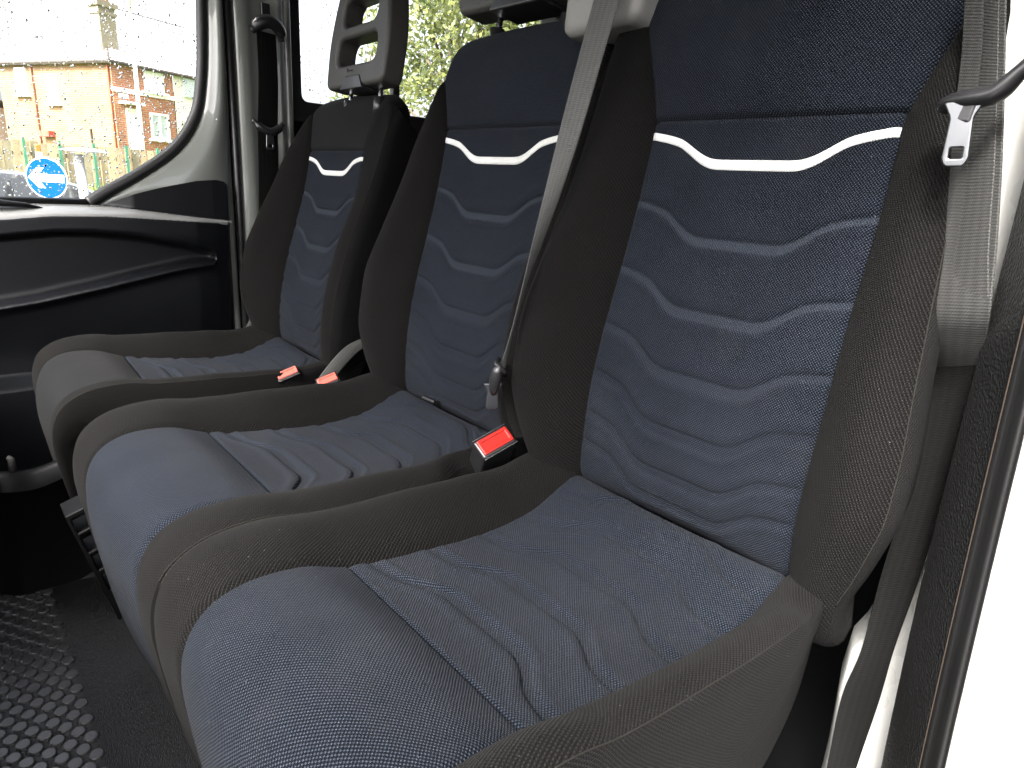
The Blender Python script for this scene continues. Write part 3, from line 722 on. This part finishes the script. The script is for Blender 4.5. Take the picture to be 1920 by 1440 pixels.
# --- far pillar between the doors
def zstrip(name, prof, z0, z1, mat, root, nz_=2):
    """vertical extrusion of an x,y profile"""
    zs = np.linspace(z0, z1, nz_); P = np.array([[(x, y, z) for z in zs] for x, y in prof])
    return world(grid(name, P, mat, None), root)
pr = smooth_path([(-1.44, .352), (-1.400, .350), (-1.388, .358), (-1.384, .380), (-1.390, .400), (-1.392, .430), (-1.388, .452), (-1.384, .466), (-1.390, .476), (-1.398, .480), (-1.394, .486), (-1.396, .498), (-1.44, .500)], 60)
pil = zstrip('door_pillar', pr, -.42, 1.17, PAINT_SHADE, van)
pil['label'] = 'painted far pillar carrying the black belt'
MB().tube([(-1.392, .341, -.42), (-1.392, .341, .3), (-1.394, .341, 1.17)], .0085, 10).build('door_seal', RUBBER, pil, True)
tube('paint_screw', [(-1.392, .298, .50), (-1.380, .298, .50)], .004, STEEL, door, 8)
# far rear window
rw = vp(plate('rear_window_frame', [[(.498, .52), (1.75, .52), (1.75, 1.06), (.498, 1.06)], round_poly([(.533, .572), (.812, .572), (.812, 1.03), (.533, 1.03)], .02), round_poly([(.836, .572), (1.70, .572), (1.70, 1.03), (.836, 1.03)], .02)],
         .02, .004, RUBBER, None, axes((-1.425, 0, 0), (0, 1, 0), (0, 0, 1), (1, 0, 0))))
g2 = mesh('window_glass', [(-1.43, a, b) for a, b in ((.50, .54), (1.74, .54), (1.74, 1.06), (.50, 1.06))], [[0, 1, 2, 3]], GLASS, rw, smooth=False)
drops('raindrops', 3600, .53, 1.25, .56, 1.0, -1.4315, g2)

# --- near door opening: white jamb, grained trim, rubber seal
def sweep(name, profs, mat, root, uvs=False):
    P = np.array(profs).transpose(1, 0, 2)
    return world(grid(name, P, mat, None), root)
zz = [-.46, -.30, -.16, -.128, .036, .14, .18, .25, .34, .40, .6, .9, 1.17]
tx = [.304, .297, .2908, .289, .282, .2800, .2795, .2790, .2785, .2780, .272, .258, .246]
zf = np.linspace(-.46, 1.17, 60)
k_ = np.exp(-.5*(np.arange(-6, 7)/3.0)**2); k_ /= k_.sum()
tx = np.convolve(np.pad(np.interp(zf, zz, tx), 6, mode='reflect', reflect_type='odd'), k_, 'valid')
sm_ = lambda a: np.convolve(np.pad(np.interp(zf, *a), 6, mode='reflect', reflect_type='odd'), k_, 'valid')
bx = sm_(([-.46, -.063, .111, .172, .306, .6, 1.17], [.345, .3231, .3155, .3130, .3085, .297, .272]))
ox = sm_(([-.46, -.032, .083, .187, .25, .6, 1.17], [.365, .3420, .3361, .3317, .3291, .315, .290]))
def strip_profile(A, ya, B, yb, pts):
    return [[(A[i]+(B[i]-A[i])*f+.5*o, ya+(yb-ya)*f-o, z) for f, o in pts] for i, z in enumerate(zf)]
jambL = np.interp(zf, [-.46, -.26, -.23, -.156, -.10, -.072, -.05, .05, .3, 1.2], [.2096, .2096, .2081, .2046, .2077, .2191, .225, .225, .20, .165])
jp = [[(jambL[i]-.02, .50, z), (jambL[i]-.004, .455, z), (jambL[i]+.004, .442, z), (jambL[i]+.02, .439, z), (tx[i]-.02, .42, z), (tx[i]-.004, .365, z), (tx[i]+.002, .356, z), (tx[i]+.05, .356, z)] for i, z in enumerate(zf)]
jamb = sweep('near_pillar', jp, PAINTW, van); jamb['label'] = 'white pillar beside the open near door'
sweep('pillar_trim', strip_profile(tx, .343, bx, .285, [(-.06, -.012), (-.02, -.002), (.03, .003), (.12, .0065), (.3, .009), (.5, .0095), (.7, .008), (.85, .005), (.95, .001), (1.0, -.003)]), GRAINY, van)
o = sweep('door_seal', strip_profile(bx, .284, ox, .262, [(-.03, -.004), (.02, .002), (.10, .0035), (.18, .002), (.24, .001), (.34, .006), (.5, .0085), (.66, .008), (.76, .0045), (.80, .0035), (.86, .0055), (.93, .0055), (1.0, .001), (1.03, -.006)]), RUBBER, van)
tube('seal_edge', [(bx[i], .2845, zf[i]) for i in range(len(zf))], .0010, plastic('worn seal edge', (.028, .021, .016), .7, 0, 1, .15), o, 6)
sweep('door_jamb', [[(ox[i]+a, b, z) for a, b in ((-.002, .275), (.010, .262), (.035, .252), (.070, .246), (.105, .246), (.130, .258))] for i, z in enumerate(zf)], PAINTW, van)

# ------------------------------------------------------------------ floor mat
mat_o = wroot('floor_mat', (-.6, -.5, -.42), 'black rubber floor mat with raised lozenge studs in the footwell', 'floor mat')
world(MB().box((-.55, -.47, -.407), (1.60, .76, .012)).build('mat_sheet', plastic('rubber mat', (.008, .008, .008), .24, .8, 520, 1.0, .2, 0, 0, .0012), None, bevel=.004), mat_o)
hexs = round_poly([(-.0115, 0), (-.0055, -.0082), (.0055, -.0082), (.0115, 0), (.0055, .0082), (-.0055, .0082)], .0025, 1)
V, Fc = [], []
i = 0
for row in range(60):
    y = -.197-.0125*row
    for c_ in range(44):
        x = .20-.039*c_-(.0195 if row % 2 else 0)
        if y < -.80 or x < -1.30: continue
        if row < 1: continue
        b = len(V); m_ = len(hexs); s_ = 1
        for sc_, z in ((1.12, -.4012), (1.08, -.3994), (.90, -.3986)): V += [(x+a*sc_, y+b_*sc_, z) for a, b_ in hexs]
        for k in range(2):
            for a in range(m_): Fc.append([b+k*m_+a, b+k*m_+(a+1) % m_, b+(k+1)*m_+(a+1) % m_, b+(k+1)*m_+a])
        Fc.append([b+2*m_+a for a in range(m_)])
st = world(mesh('studs', V, Fc, plastic('stud rubber', (.040, .040, .040), .20, .3, 900, 1.0, .2), None, smooth=False), mat_o); st['kind'] = 'stuff'

# plastic storage tray and slotted bracket under the seats
trp = smooth_path([(-1.10, -.36, -.15), (-1.02, -.30, -.155), (-.95, -.2470, -.1459), (-.95, -.2020, -.1520), (-.95, -.1611, -.1431), (-.95, -.1177, -.1275), (-.95, -.03, -.12)], 40)
tray = wroot('storage_tray', (-.95, -.2, -.42), 'dark plastic tray rim with pegs in front of the furthest seat', 'storage tray')
P = np.array([[(x+.010, y-.004, z-.032), (x+.006, y-.003, z-.006), (x, y, z), (x-.012, y, z), (x-.014, y, z-.26)] for x, y, z in trp])
rim = world(grid('tray_rim', P, BLACK, None, flip=True), tray)
for x, y, z in ((-.955, -.229, -.128), (-.955, -.150, -.120)):
    tube('peg', [(x, y, z-.02), (x, y, z+.004), (x, y-.004, z+.008)], [.006, .0055, .004], DKGREY, rim, 8)
cb = wroot('control_cable', (-.99, -.12, -.27), 'thin cable with a bright crimp under the seats', 'cable')
world(tube('cable_core', smooth_path([(-.70, -.148, -.125), (-.70, -.142, -.150), (-.70, -.130, -.170), (-.70, -.112, -.186), (-.70, -.09, -.205)], 24), .0016, STEEL, None, 6), cb)
world(tube('crimp', [(-.70, -.1415, -.151), (-.70, -.1375, -.159)], .0032, STEEL, None, 8), cb)
br = wroot('seat_bracket', (-.66, -.16, -.42), 'black slotted plastic bracket under the front of the middle seat', 'bracket')
Mb = axes((-.665, -.158, -.19), (.0, .42, .14), (.02, -.25, 1.0), (1, 0, 0))
def slot_frame(x0, y0, x1, y1): return [(x0, y0), (x1, y0), (x1, y1), (x0, y1)]
fm = plate('bracket_frame', [round_poly([(-.03, -.115), (.30, -.115), (.30, .085), (-.03, .085)], .004), rrect(-.020, .052, .29, .076, .002, 2), rrect(-.018, .016, .29, .046, .002, 2), rrect(-.016, -.018, .29, .010, .002, 2), rrect(-.014, -.058, .29, -.026, .002, 2)], .05, .002, BLACK, None, Mb)
world(fm, br)
for k in range(3): MB().box((-.64, -.055, -.272-.010*k), (.06, .16, .004)).build('rib', BLACK, fm)
lv = wroot('adjuster_lever', (-.95, -.1, -.1), 'thin grey curved lever below the front of the furthest seat', 'lever')
world(tube('lever', smooth_path([(-.955, -.128, -.040), (-.95, -.1188, -.0600), (-.95, -.1051, -.0868), (-.945, -.088, -.106)], 24), .0035, DKGREY, None, 8), lv)

# ------------------------------------------------------------------ rear row seat
rs = wroot('rear_seat', (-1.05, 1.15, -.42), 'grey rear seat headrest glimpsed behind the middle seat', 'seat')
world(MB().box((-1.02, 1.19, .26), (.46, .12, .80)).build('backrest', BLKF, None, bevel=.04, seg=4), rs)
hrr = headrest(None, -.985, 1.12, .700, 1.0, .14)
world(hrr, rs)
gp = wroot('grab_post', (-1.25, 1.62, -.42), 'pale grey upright post behind the front seats', 'post')
world(tube('post', [(-1.25, 1.62, -.42), (-1.25, 1.62, 1.15)], .05, HOUSG, None, 16), gp)

# ------------------------------------------------------------------ outside
def simple(name, colr, rough=.8, var=.25, scale=3, spec=.3, coat=0.0):
    m, nt, bs = new_mat(name); tc = nd(nt, 'ShaderNodeTexCoord').outputs['Object']
    n = noise(nt, tc, scale, 6, .6); c = mixc(nt, ramp(nt, n, .3, .7), tuple(x*(1-var) for x in colr), tuple(min(1, x*(1+var)) for x in colr))
    nt.links.new(c, bs.inputs['Base Color']); bs.inputs['Roughness'].default_value = rough; bs.inputs['Specular IOR Level'].default_value = spec; bs.inputs['Coat Weight'].default_value = coat
    return m
def brick(name, a, b, mortar):
    m, nt, bs = new_mat(name); uv = nd(nt, 'ShaderNodeUVMap').outputs[0]
    t = nd(nt, 'ShaderNodeTexBrick'); nt.links.new(uv, t.inputs['Vector']); t.inputs['Scale'].default_value = 1
    t.inputs['Color1'].default_value = (*a, 1); t.inputs['Color2'].default_value = (*b, 1); t.inputs['Mortar'].default_value = (*mortar, 1)
    t.inputs['Mortar Size'].default_value = .008; t.inputs['Brick Width'].default_value = .225; t.inputs['Row Height'].default_value = .075
    n = noise(nt, uv, 1.2, 5); hs_ = nd(nt, 'ShaderNodeHueSaturation'); nt.links.new(t.outputs[0], hs_.inputs['Color']); nt.links.new(ramp(nt, n, .3, .7, .8, 1.2), hs_.inputs['Value'])
    nt.links.new(hs_.outputs[0], bs.inputs['Base Color']); bs.inputs['Roughness'].default_value = .85
    bump(nt, t.outputs['Fac'], .4, -.01, bs)
    return m
ASPH = simple('wet asphalt', (.05, .05, .052), .45, .3, 2)
GRASS = simple('grass green', (.10, .14, .03), .9, .4, 6)
gr = mesh('ground', [(-220, -220, -1.25), (220, -220, -1.25), (220, 220, -1.25), (-220, 220, -1.25)], [[0, 1, 2, 3]], ASPH, None, smooth=False); tag(gr, kind='structure')
vx = np.linspace(-60, 60, 60); P = []
for xx, zz_ in ((-11.8, -1.24), (-12.2, -1.10), (-14.0, -.55), (-16.5, -.25), (-18.5, -.35), (-60, -.5)): P.append([(xx+.12*abs(math.sin(v*.7)), v, zz_+.05*math.sin(v*1.3)) for v in vx])
vg = grid('grass_bank', np.array(P), GRASS, None); tag(vg, kind='structure')
V, Fc = [], []
for i in range(9000):
    xx = -12.0-5.5*rng.random(); yy = -2+9*rng.random(); z = np.interp(-xx, [11.8, 12.2, 14, 16.5, 18.5], [-1.24, -1.10, -.55, -.25, -.35])-.03
    h = .10+.16*rng.random(); a = rng.random()*6.28; b = len(V); dx_, dy_ = .012*math.cos(a), .012*math.sin(a)
    V += [(xx-dx_, yy-dy_, z), (xx+dx_, yy+dy_, z), (xx+.06*(rng.random()-.5), yy+.06*(rng.random()-.5), z+h)]; Fc.append([b, b+1, b+2])
gs = mesh('grass_blades', V, Fc, simple('grass blades', (.13, .19, .035), .8, .4, 8), None, smooth=False); tag(gs, 'rough yellow green grass growing on the bank before the fence', 'grass', kind='stuff')

HC = np.array([-28.02, 5.40]); HU = np.array([-.906, -.423]); HV = np.array([-.423, .906])
hn_u = np.array([.423, -.906]); hn_v = np.array([.906, .423])      # outward normals of the two walls seen
def hp_(a, b): return HC+HU*a+HV*b
house = wroot('house', (*hp_(3.1, 2), -.5), 'brick house with white windows and hipped wet roof behind the fence', 'house')
BR1 = brick('orange red brick', (.34, .12, .055), (.27, .085, .04), (.36, .28, .22))
BR2 = brick('buff brick', (.215, .118, .050), (.175, .090, .038), (.21, .16, .11))
REND = simple('cream render', (.62, .58, .48), .85, .06, 2)
WHT = simple('white paint', (.80, .80, .78), .5, .04, 3)
SLATE = plastic('wet slate', (.72, .72, .72), .18, 0, 1, .8, .15)
DARKW = simple('dark gutter', (.05, .04, .035), .5, .2, 4)
def wall_quad(name, p, q, z0, z1, mat, parent):
    L_ = np.hypot(*(np.array(q)-np.array(p)))
    return mesh(name, [(*p, z0), (*q, z0), (*q, z1), (*p, z1)], [[0, 1, 2, 3]], mat, parent, [(0, 0), (L_, 0), (L_, z1-z0), (0, z1-z0)], smooth=False)
EZ = 3.72
wl = world(wall_quad('wall', hp_(6.4, 0), hp_(0, 0), -.6, EZ, BR2, None), house); wl['label'] = 'pale buff brick side wall'
wf = world(wall_quad('wall', hp_(0, 0), hp_(0, 2.5), -.6, EZ, BR1, None), house); wf['label'] = 'orange brick front wall'
world(wall_quad('wall', hp_(6.4, 7), hp_(6.4, 0), -.6, EZ, BR1, None), house); world(wall_quad('wall', hp_(0, 2.5), hp_(6.4, 2.5), -.6, EZ, BR1, None), house)
AP = (*hp_(3.2, 2.3), 6.15); e = .18
base = [(*hp_(-e, -e), EZ), (*hp_(6.6, -e), EZ), (*hp_(6.6, 7), EZ), (*hp_(-e, 7), EZ)]
AP2 = (*hp_(3.2, 6), 6.15)
def courses(name, A, B, Ca, Cb, n, mat, parent):
    """roof slope laid in overlapping slate courses"""
    V, Fc = [], []
    A, B, Ca, Cb = map(Vector, (A, B, Ca, Cb)); nn = (B-A).cross(Ca-A).normalized()
    if nn.z < 0: nn = -nn
    for k in range(n):
        t0, t1 = k/n, min(1, (k+1.12)/n)
        a0, b0, a1, b1 = A.lerp(Ca, t0)+nn*.035, B.lerp(Cb, t0)+nn*.035, A.lerp(Ca, t1)+nn*.005, B.lerp(Cb, t1)+nn*.005
        b = len(V); V += [tuple(v) for v in (a0, b0, b1, a1, a0-nn*.04, b0-nn*.04)]; Fc += [[b, b+1, b+2, b+3], [b+4, b+5, b+1, b]]
    return mesh(name, V, Fc, mat, parent, smooth=False)
roof = world(courses('roof', base[0], base[1], AP, AP, 22, SLATE, None), house)
courses('roof_slope', base[3], base[0], AP2, AP, 22, SLATE, roof)
courses('roof_slope', base[1], base[2], AP, AP2, 22, SLATE, roof)
for a, b in ((base[0], AP), (base[1], AP), (AP, AP2)): MB().tube([a, b], .045, 6).build('ridge', DARKW, roof)
MB().tube([(base[1][0], base[1][1], EZ), (base[0][0], base[0][1], EZ), (base[3][0], base[3][1], EZ)], .07, 6).build('gutter', DARKW, roof)
ch = hp_(.75, .45); CHM = brick('sooty chimney brick', (.16, .12, .06), (.11, .085, .045), (.2, .17, .12))
Rz = Matrix.Rotation(math.atan2(HV[1], HV[0]), 3, 'Z')
chim = MB().box((*ch, 4.75), (.62, .5, 2.0), Rz).box((*ch, 5.62), (.78, .66, .14), Rz).box((*ch, 5.35), (.70, .58, .10), Rz).build('chimney', CHM, roof)
for q in (-.17, .17): MB().tube([(*(ch+HV*q), 5.66), (*(ch+HV*q), 5.95)], .10, 8).build('chimney_pot', simple('pot', (.20, .10, .06)), roof)
def hwin(face, a0, a1, z0, z1, glassm, panes=2, parent=None, door_=False):
    D, N = (HU, hn_u) if face == 'u' else (HV, hn_v)
    o_ = HC+N*.02; fm_ = MB(); ang = math.atan2(D[1], D[0]); R = Matrix.Rotation(ang, 3, 'Z')
    c = lambda t, z, d=0: (*(o_+D*t+N*d), z)
    w_ = .07
    for t in (a0, a1): fm_.box(c(t, (z0+z1)/2), (w_, .10, z1-z0), R)
    for z in (z0, z1): fm_.box(c((a0+a1)/2, z), (a1-a0+w_, .10, w_), R)
    for k in range(1, panes): fm_.box(c(a0+(a1-a0)*k/panes, (z0+z1)/2), (w_*.8, .09, z1-z0-w_), R)
    if not door_: fm_.box(c((a0+a1)/2, z0-.09, .05), (a1-a0+.3, .18, .08), R)
    f_ = world(fm_.build('door' if door_ else 'window', WHT, None), house)
    MB().box(c((a0+a1)/2, (z0+z1)/2, -.02), (a1-a0, .03, z1-z0), R).build('door_leaf' if door_ else 'pane', glassm, f_)
    return f_
PANE = plastic('window pane', (.42, .46, .45), .08, 0, 1, .8)
BLIND = simple('white blind behind glass', (.75, .75, .74), .3, .03)
hwin('u', 4.72, 5.28, 2.70, 3.55, BLIND, 1); hwin('u', 2.99, 3.48, 2.40, 3.28, BLIND, 1)
hwin('v', .44, .84, .9, 2.24, WHT, 1, None, True); hwin('v', 1.40, 2.12, 1.36, 2.20, PANE, 2); hwin('v', 1.29, 2.02, 3.02, 3.62, BLIND, 2)
def vbox(t0, t1, z0, z1, dep, mat, nm, face='v', n=.0):
    D, N = (HU, hn_u) if face == 'u' else (HV, hn_v); R = Matrix.Rotation(math.atan2(D[1], D[0]), 3, 'Z')
    return world(MB().box((*(HC+D*(t0+t1)/2+N*(dep/2+n)), (z0+z1)/2), (t1-t0, dep, z1-z0), R).build(nm, mat, None), house)
vbox(-.05, 2.5, 2.78, 2.93, .06, WHT, 'stone_band'); vbox(.18, .54, 2.60, 2.74, .05, WHT, 'house_sign'); vbox(.18, .92, 2.40, 2.48, .40, WHT, 'porch_canopy')
vbox(4.28, 4.36, -.5, 3.6, .08, simple('rust pipe', (.22, .09, .05)), 'drainpipe', 'u'); vbox(.06, .14, -.5, 3.6, .08, simple('red pipe', (.25, .07, .04)), 'drainpipe', 'u')
vbox(3.47, 4.12, 1.16, 1.36, .25, simple('red box', (.42, .07, .05)), 'meter_box', 'u')
vbox(1.35, 1.42, 1.0, 1.5, .06, DARKW, 'drainpipe', 'u')
nbh = wroot('neighbour_house', (*hp_(3, 5), -.5), 'cream rendered house joined to the right of the brick house', 'house')
world(wall_quad('wall', hp_(-.04, 2.5), hp_(-.04, 7.0), -.6, EZ, REND, None), nbh)
world(wall_quad('wall', hp_(6, 7.0), hp_(0, 7.0), -.6, EZ, REND, None), nbh)
world(MB().box((*(hp_(-.06, 3.35)), 3.35), (.9, .12, .75), Rz).build('window', PANE, None), nbh)
oh = wroot('garage', (*hp_(9.5, -1), -.5), 'low brick outbuilding with pitched roof at the left end of the brick house', 'outbuilding')
world(MB().box((*hp_(8.9, .8), .9), (3.2, 3.4, 2.6), Rz).build('wall', BR1, None), oh)
world(MB().poly([(*hp_(6.9, -.9), 2.9), (*hp_(6.9, .9), 2.2), (*hp_(10.6, .9), 2.2), (*hp_(10.6, -.9), 2.9)]).build('roof', DARKW, None), oh)

# fence of boards with green posts
fA, fB = np.array([-17.75, -2.4]), np.array([-17.0, 4.7])
fence = wroot('fence', (*((fA+fB)/2), -.5), 'weathered board fence with thin green posts on the grass bank', 'fence')
WOODS = [simple('weathered board', c, .9, .3, 5) for c in ((.16, .13, .08), (.20, .165, .10), (.13, .115, .075))]
GREEN = simple('green post paint', (.03, .12, .075), .5, .2)
fd = (fB-fA)/np.linalg.norm(fB-fA); Rf = Matrix.Rotation(math.atan2(fd[1], fd[0]), 3, 'Z'); FL = np.linalg.norm(fB-fA)
bm_box = MB().box((0, 0, .52), (.140, .02, 1.12), Rf)
bmesh_me = []
for wm in WOODS:
    o = bm_box.build('board', wm); bmesh_me.append(o.data); bpy.data.objects.remove(o)
nb_ = int(FL/.155)
for k in range(nb_):
    p = fA+fd*(k+.5)*.155
    o = bpy.data.objects.new('board', bmesh_me[k % 3 if k % 7 else 1]); col.objects.link(o); o.location = (p[0], p[1], -.42+.05*rng.random()+.0); world(o, fence)
for k in range(12):
    p = fA+fd*(k*.62+.2)+np.array([.10, 0]); world(MB().box((*p, .10), (.05, .05, 1.3)).build('post', GREEN, None), fence)
world(MB().box((*((fA+fB)/2-np.array([.03, 0])), .45), (FL, .03, .08), Rf).build('rail', WOODS[2], None), fence)

# keep-left sign
sg = wroot('road_sign', (-8.53, .79, -1.25), 'round blue sign with white left arrow on a pale post', 'road sign')
BLUE = plastic('sign blue', (.0, .045, .17), .7, 0, 1, .04, .03); SWHT = plastic('sign white', (.82, .82, .82), .35, 0, 1, .5, .02)
cN = Vector((.30, -.36, 0)); ang = math.atan2(-.2822-.78, .415+8.52)
fxv = Vector((.80, -.60, 0)).normalized(); exv = Vector((0, 0, 1)).cross(fxv); 
SC = Vector((-8.50, .778, .178))
circ = lambda r, n=40: [(r*math.cos(2*math.pi*k/n), r*math.sin(2*math.pi*k/n)) for k in range(n)]
disc = world(plate('sign_disc', [circ(.215)], .012, .002, SWHT, None, axes(SC, exv, (0, 0, 1), fxv)), sg)
plate('blue_face', [circ(.203)], .004, .0005, BLUE, disc, axes(SC+fxv*.0085, exv, (0, 0, 1), fxv))
arrow = [(-.185, 0), (-.085, .105), (-.015, .105), (-.07, .040), (.185, .040), (.185, -.040), (-.07, -.040), (-.015, -.105), (-.085, -.105)]
plate('arrow', [arrow], .003, .0003, SWHT, disc, axes(SC+fxv*.0125, exv, (0, 0, 1), fxv))
world(MB().tube([(-8.575, .79, -1.25), (-8.575, .745, .44)], .032, 10).build('post', WHT, None, True), sg)
world(MB().box((-8.575, .742, .470), (.05, .05, .10)).build('beacon', plastic('amber red lens', (.55, .12, .03), .2), None, bevel=.01), sg)
# disc-topped post
dp = wroot('disc_post', (-9.46, 1.26, -1.25), 'grey post topped by a wide flat white disc', 'post')
world(MB().tube([(-9.46, 1.30, -1.25), (-9.465, 1.24, .45)], .055, 12).build('post', simple('galvanised', (.38, .38, .37), .5), None, True), dp)
lens = smooth_path([(.0, .038), (.12, .034), (.22, .014), (.262, .0), (.22, -.010), (.1, -.014), (0, -.014)], 20)
P = np.array([[(-9.46+r*math.cos(a), 1.31+r*math.sin(a), .490+z) for r, z in lens] for a in np.linspace(0, 2*math.pi, 33)[:-1]])
world(grid('cap_disc', P, WHT, None, closed=True, flip=True), dp)
# street lamp column
sl = wroot('street_lamp', (-21.04, 4.58, -.5), 'slim pale street lamp column before the brick house', 'street lamp')
world(MB().tube([(-21.04, 4.58, -.6), (-21.04, 4.58, .5), (-21.04, 4.60, 4.2)], [.07, .06, .04], 10).build('column', WHT, None, True), sl)
world(MB().tube([(-21.04, 4.60, 4.15), (-20.9, 4.58, 4.6), (-20.3, 4.5, 4.8)], .035, 8).build('arm', WHT, None, True), sl)
world(MB().box((-20.0, 4.47, 4.82), (.55, .22, .10)).build('lantern', DKGREY, None, bevel=.03), sl)

# parked car, seen through the rain over the door ledge
car = wroot('parked_car', (-10.6, 1.0, -1.25), 'wet dark hatchback parked beyond the blue sign', 'car')
prof = [(-2.05, .35), (-2.05, .80), (-1.95, 1.02), (-1.55, 1.36), (-1.0, 1.45), (-.2, 1.44), (.35, 1.30), (.92, .98), (1.55, .88), (1.95, .74), (2.05, .55), (2.05, .32)]
pp = smooth_path(prof, 60); rows = []
for q, hw, zs in ((-1, .72, .78), (-.98, .80, .9), (-.86, .86, 1), (-.5, .86, 1), (0, .86, 1), (.5, .86, 1), (.86, .86, 1), (.98, .80, .9), (1, .72, .78)):
    rows.append([(-10.6+q*(.86 if z < 1.0 else .86-.35*(z-1.0)), 1.0+y*(1 if abs(q) < .9 else .97), -1.25+(z if abs(q) < .9 else .32+(z-.32)*.97)) for y, z in pp])
P = np.array(rows); nu_, nv_ = P.shape[:2]
Fc = grid_faces(nu_, nv_); Fc.append(list(range(nv_))); Fc.append([(nu_-1)*nv_+k for k in range(nv_)][::-1])
body = world(mesh('body', P.reshape(-1, 3), Fc, plastic('dark car paint', (.035, .037, .042), .12, 0, 1, .5, .1, 1.0), None), car)
body.data.set_sharp_from_angle(angle=rad(35))
CG = plastic('car glass', (.02, .022, .024), .05, 0, 1, .8)
xs_ = -10.6+.86-.10
def side_poly(name, pts, mat, off=.012):
    return world(mesh(name, [(-10.6+.86-(max(z, 1.0)-1.0)*.30+off, 1.0+y, -1.25+z) for y, z in pts], [list(range(len(pts)))], mat, None, smooth=False), car)
side_poly('side_window', [(-1.45, 1.02), (-1.30, 1.32), (-.52, 1.38), (-.50, 1.0)], CG); side_poly('side_window', [(-.42, 1.0), (-.44, 1.38), (-.15, 1.37), (.30, 1.24), (.72, .98)], CG)
side_poly('headlight', [(1.62, .74), (1.90, .66), (1.93, .56), (1.66, .62)], STEEL)
for y in (-1.28, 1.27):
    wh = world(MB().tube([(-10.6+.70, 1.0+y, -.93), (-10.6+.885, 1.0+y, -.93)], .315, 22).build('wheel', RUBBER, None), car)
    MB().tube([(-10.6+.88, 1.0+y, -.93), (-10.6+.892, 1.0+y, -.93)], .20, 18).build('rim', STEEL, wh)

# trees beyond the rear window
lm, lnt, lbs = new_mat('leaf green'); oi = nd(lnt, 'ShaderNodeAttribute', attribute_name='tint')
lc = mixc(lnt, oi.outputs['Fac'], (.065, .095, .03), (.23, .24, .07)); lnt.links.new(lc, lbs.inputs['Base Color']); lbs.inputs['Roughness'].default_value = .55
tl = lnt.nodes.new('ShaderNodeBsdfTranslucent'); lnt.links.new(lc, tl.inputs[0]); ms = lnt.nodes.new('ShaderNodeMixShader'); ms.inputs[0].default_value = .45
lnt.links.new(lbs.outputs[0], ms.inputs[1]); lnt.links.new(tl.outputs[0], ms.inputs[2]); lnt.links.new(ms.outputs[0], lnt.nodes['Material Output'].inputs[0])
BARK = simple('bark', (.09, .07, .05), .9, .3, 6)
def tree(loc, H, R, n, label, seed):
    r_ = np.random.default_rng(seed); x, y, z = loc
    t = wroot('tree', loc, label, 'tree', 'trees beyond the rear window')
    tk = MB(); tk.tube(smooth_path([(x, y, z), (x+.1, y, z+H*.3), (x-.05, y+.1, z+H*.6), (x, y, z+H*.85)], 14), np.linspace(.17, .03, 14), 8)
    ctr = []
    for k in range(26):
        a = r_.random()*6.28; h = .22+.75*r_.random(); rr = R*(.25+.75*r_.random())*math.sqrt(max(.05, 1-((h-.55)/.5)**2))
        c = (x+rr*math.cos(a), y+rr*math.sin(a), z+H*h); ctr.append((c, R*(.22+.22*r_.random())))
        tk.tube(smooth_path([(x, y, z+H*max(.15, h-.22)), ((x+c[0])/2, (y+c[1])/2, z+H*(h-.08)), c], 8), np.linspace(.05, .012, 8), 5)
    world(tk.build('trunk', BARK, None, True), t)
    ci = r_.integers(0, len(ctr), n); dirs = r_.normal(size=(n, 3)); dirs /= np.linalg.norm(dirs, axis=1)[:, None]
    rad_ = r_.random(n)**.45
    C_ = np.array([c for c, _ in ctr])[ci]+dirs*(rad_*np.array([q for _, q in ctr])[ci])[:, None]
    s_ = .035+.05*r_.random(n)
    A = r_.normal(size=(n, 3)); A /= np.linalg.norm(A, axis=1)[:, None]; B = np.cross(A, r_.normal(size=(n, 3))); B /= np.linalg.norm(B, axis=1)[:, None]
    V = np.stack([C_-A*s_[:, None], C_+B*(s_*.5)[:, None], C_+A*s_[:, None], C_-B*(s_*.5)[:, None]], 1).reshape(-1, 3)
    tint = np.repeat(np.clip(r_.normal(.4, .25, n)+.25*(r_.random(len(ctr))[ci]-.5), 0, 1), 4)
    world(mesh('crown', V, (np.arange(n)[:, None]*4+np.arange(4)).tolist(), lm, None, smooth=False, attr={'tint': tint}), t)
tree((-10.6, 7.6, -1.25), 6.2, 2.0, 13000, 'bright green leafy tree filling the rear window', 3)
tree((-9.0, 9.4, -1.25), 5.6, 1.9, 11000, 'bushy green tree right of the leafy tree', 5)
tree((-13.6, 7.4, -1.25), 4.6, 1.2, 3500, 'thin sparse tree left behind the furthest headrest', 8)
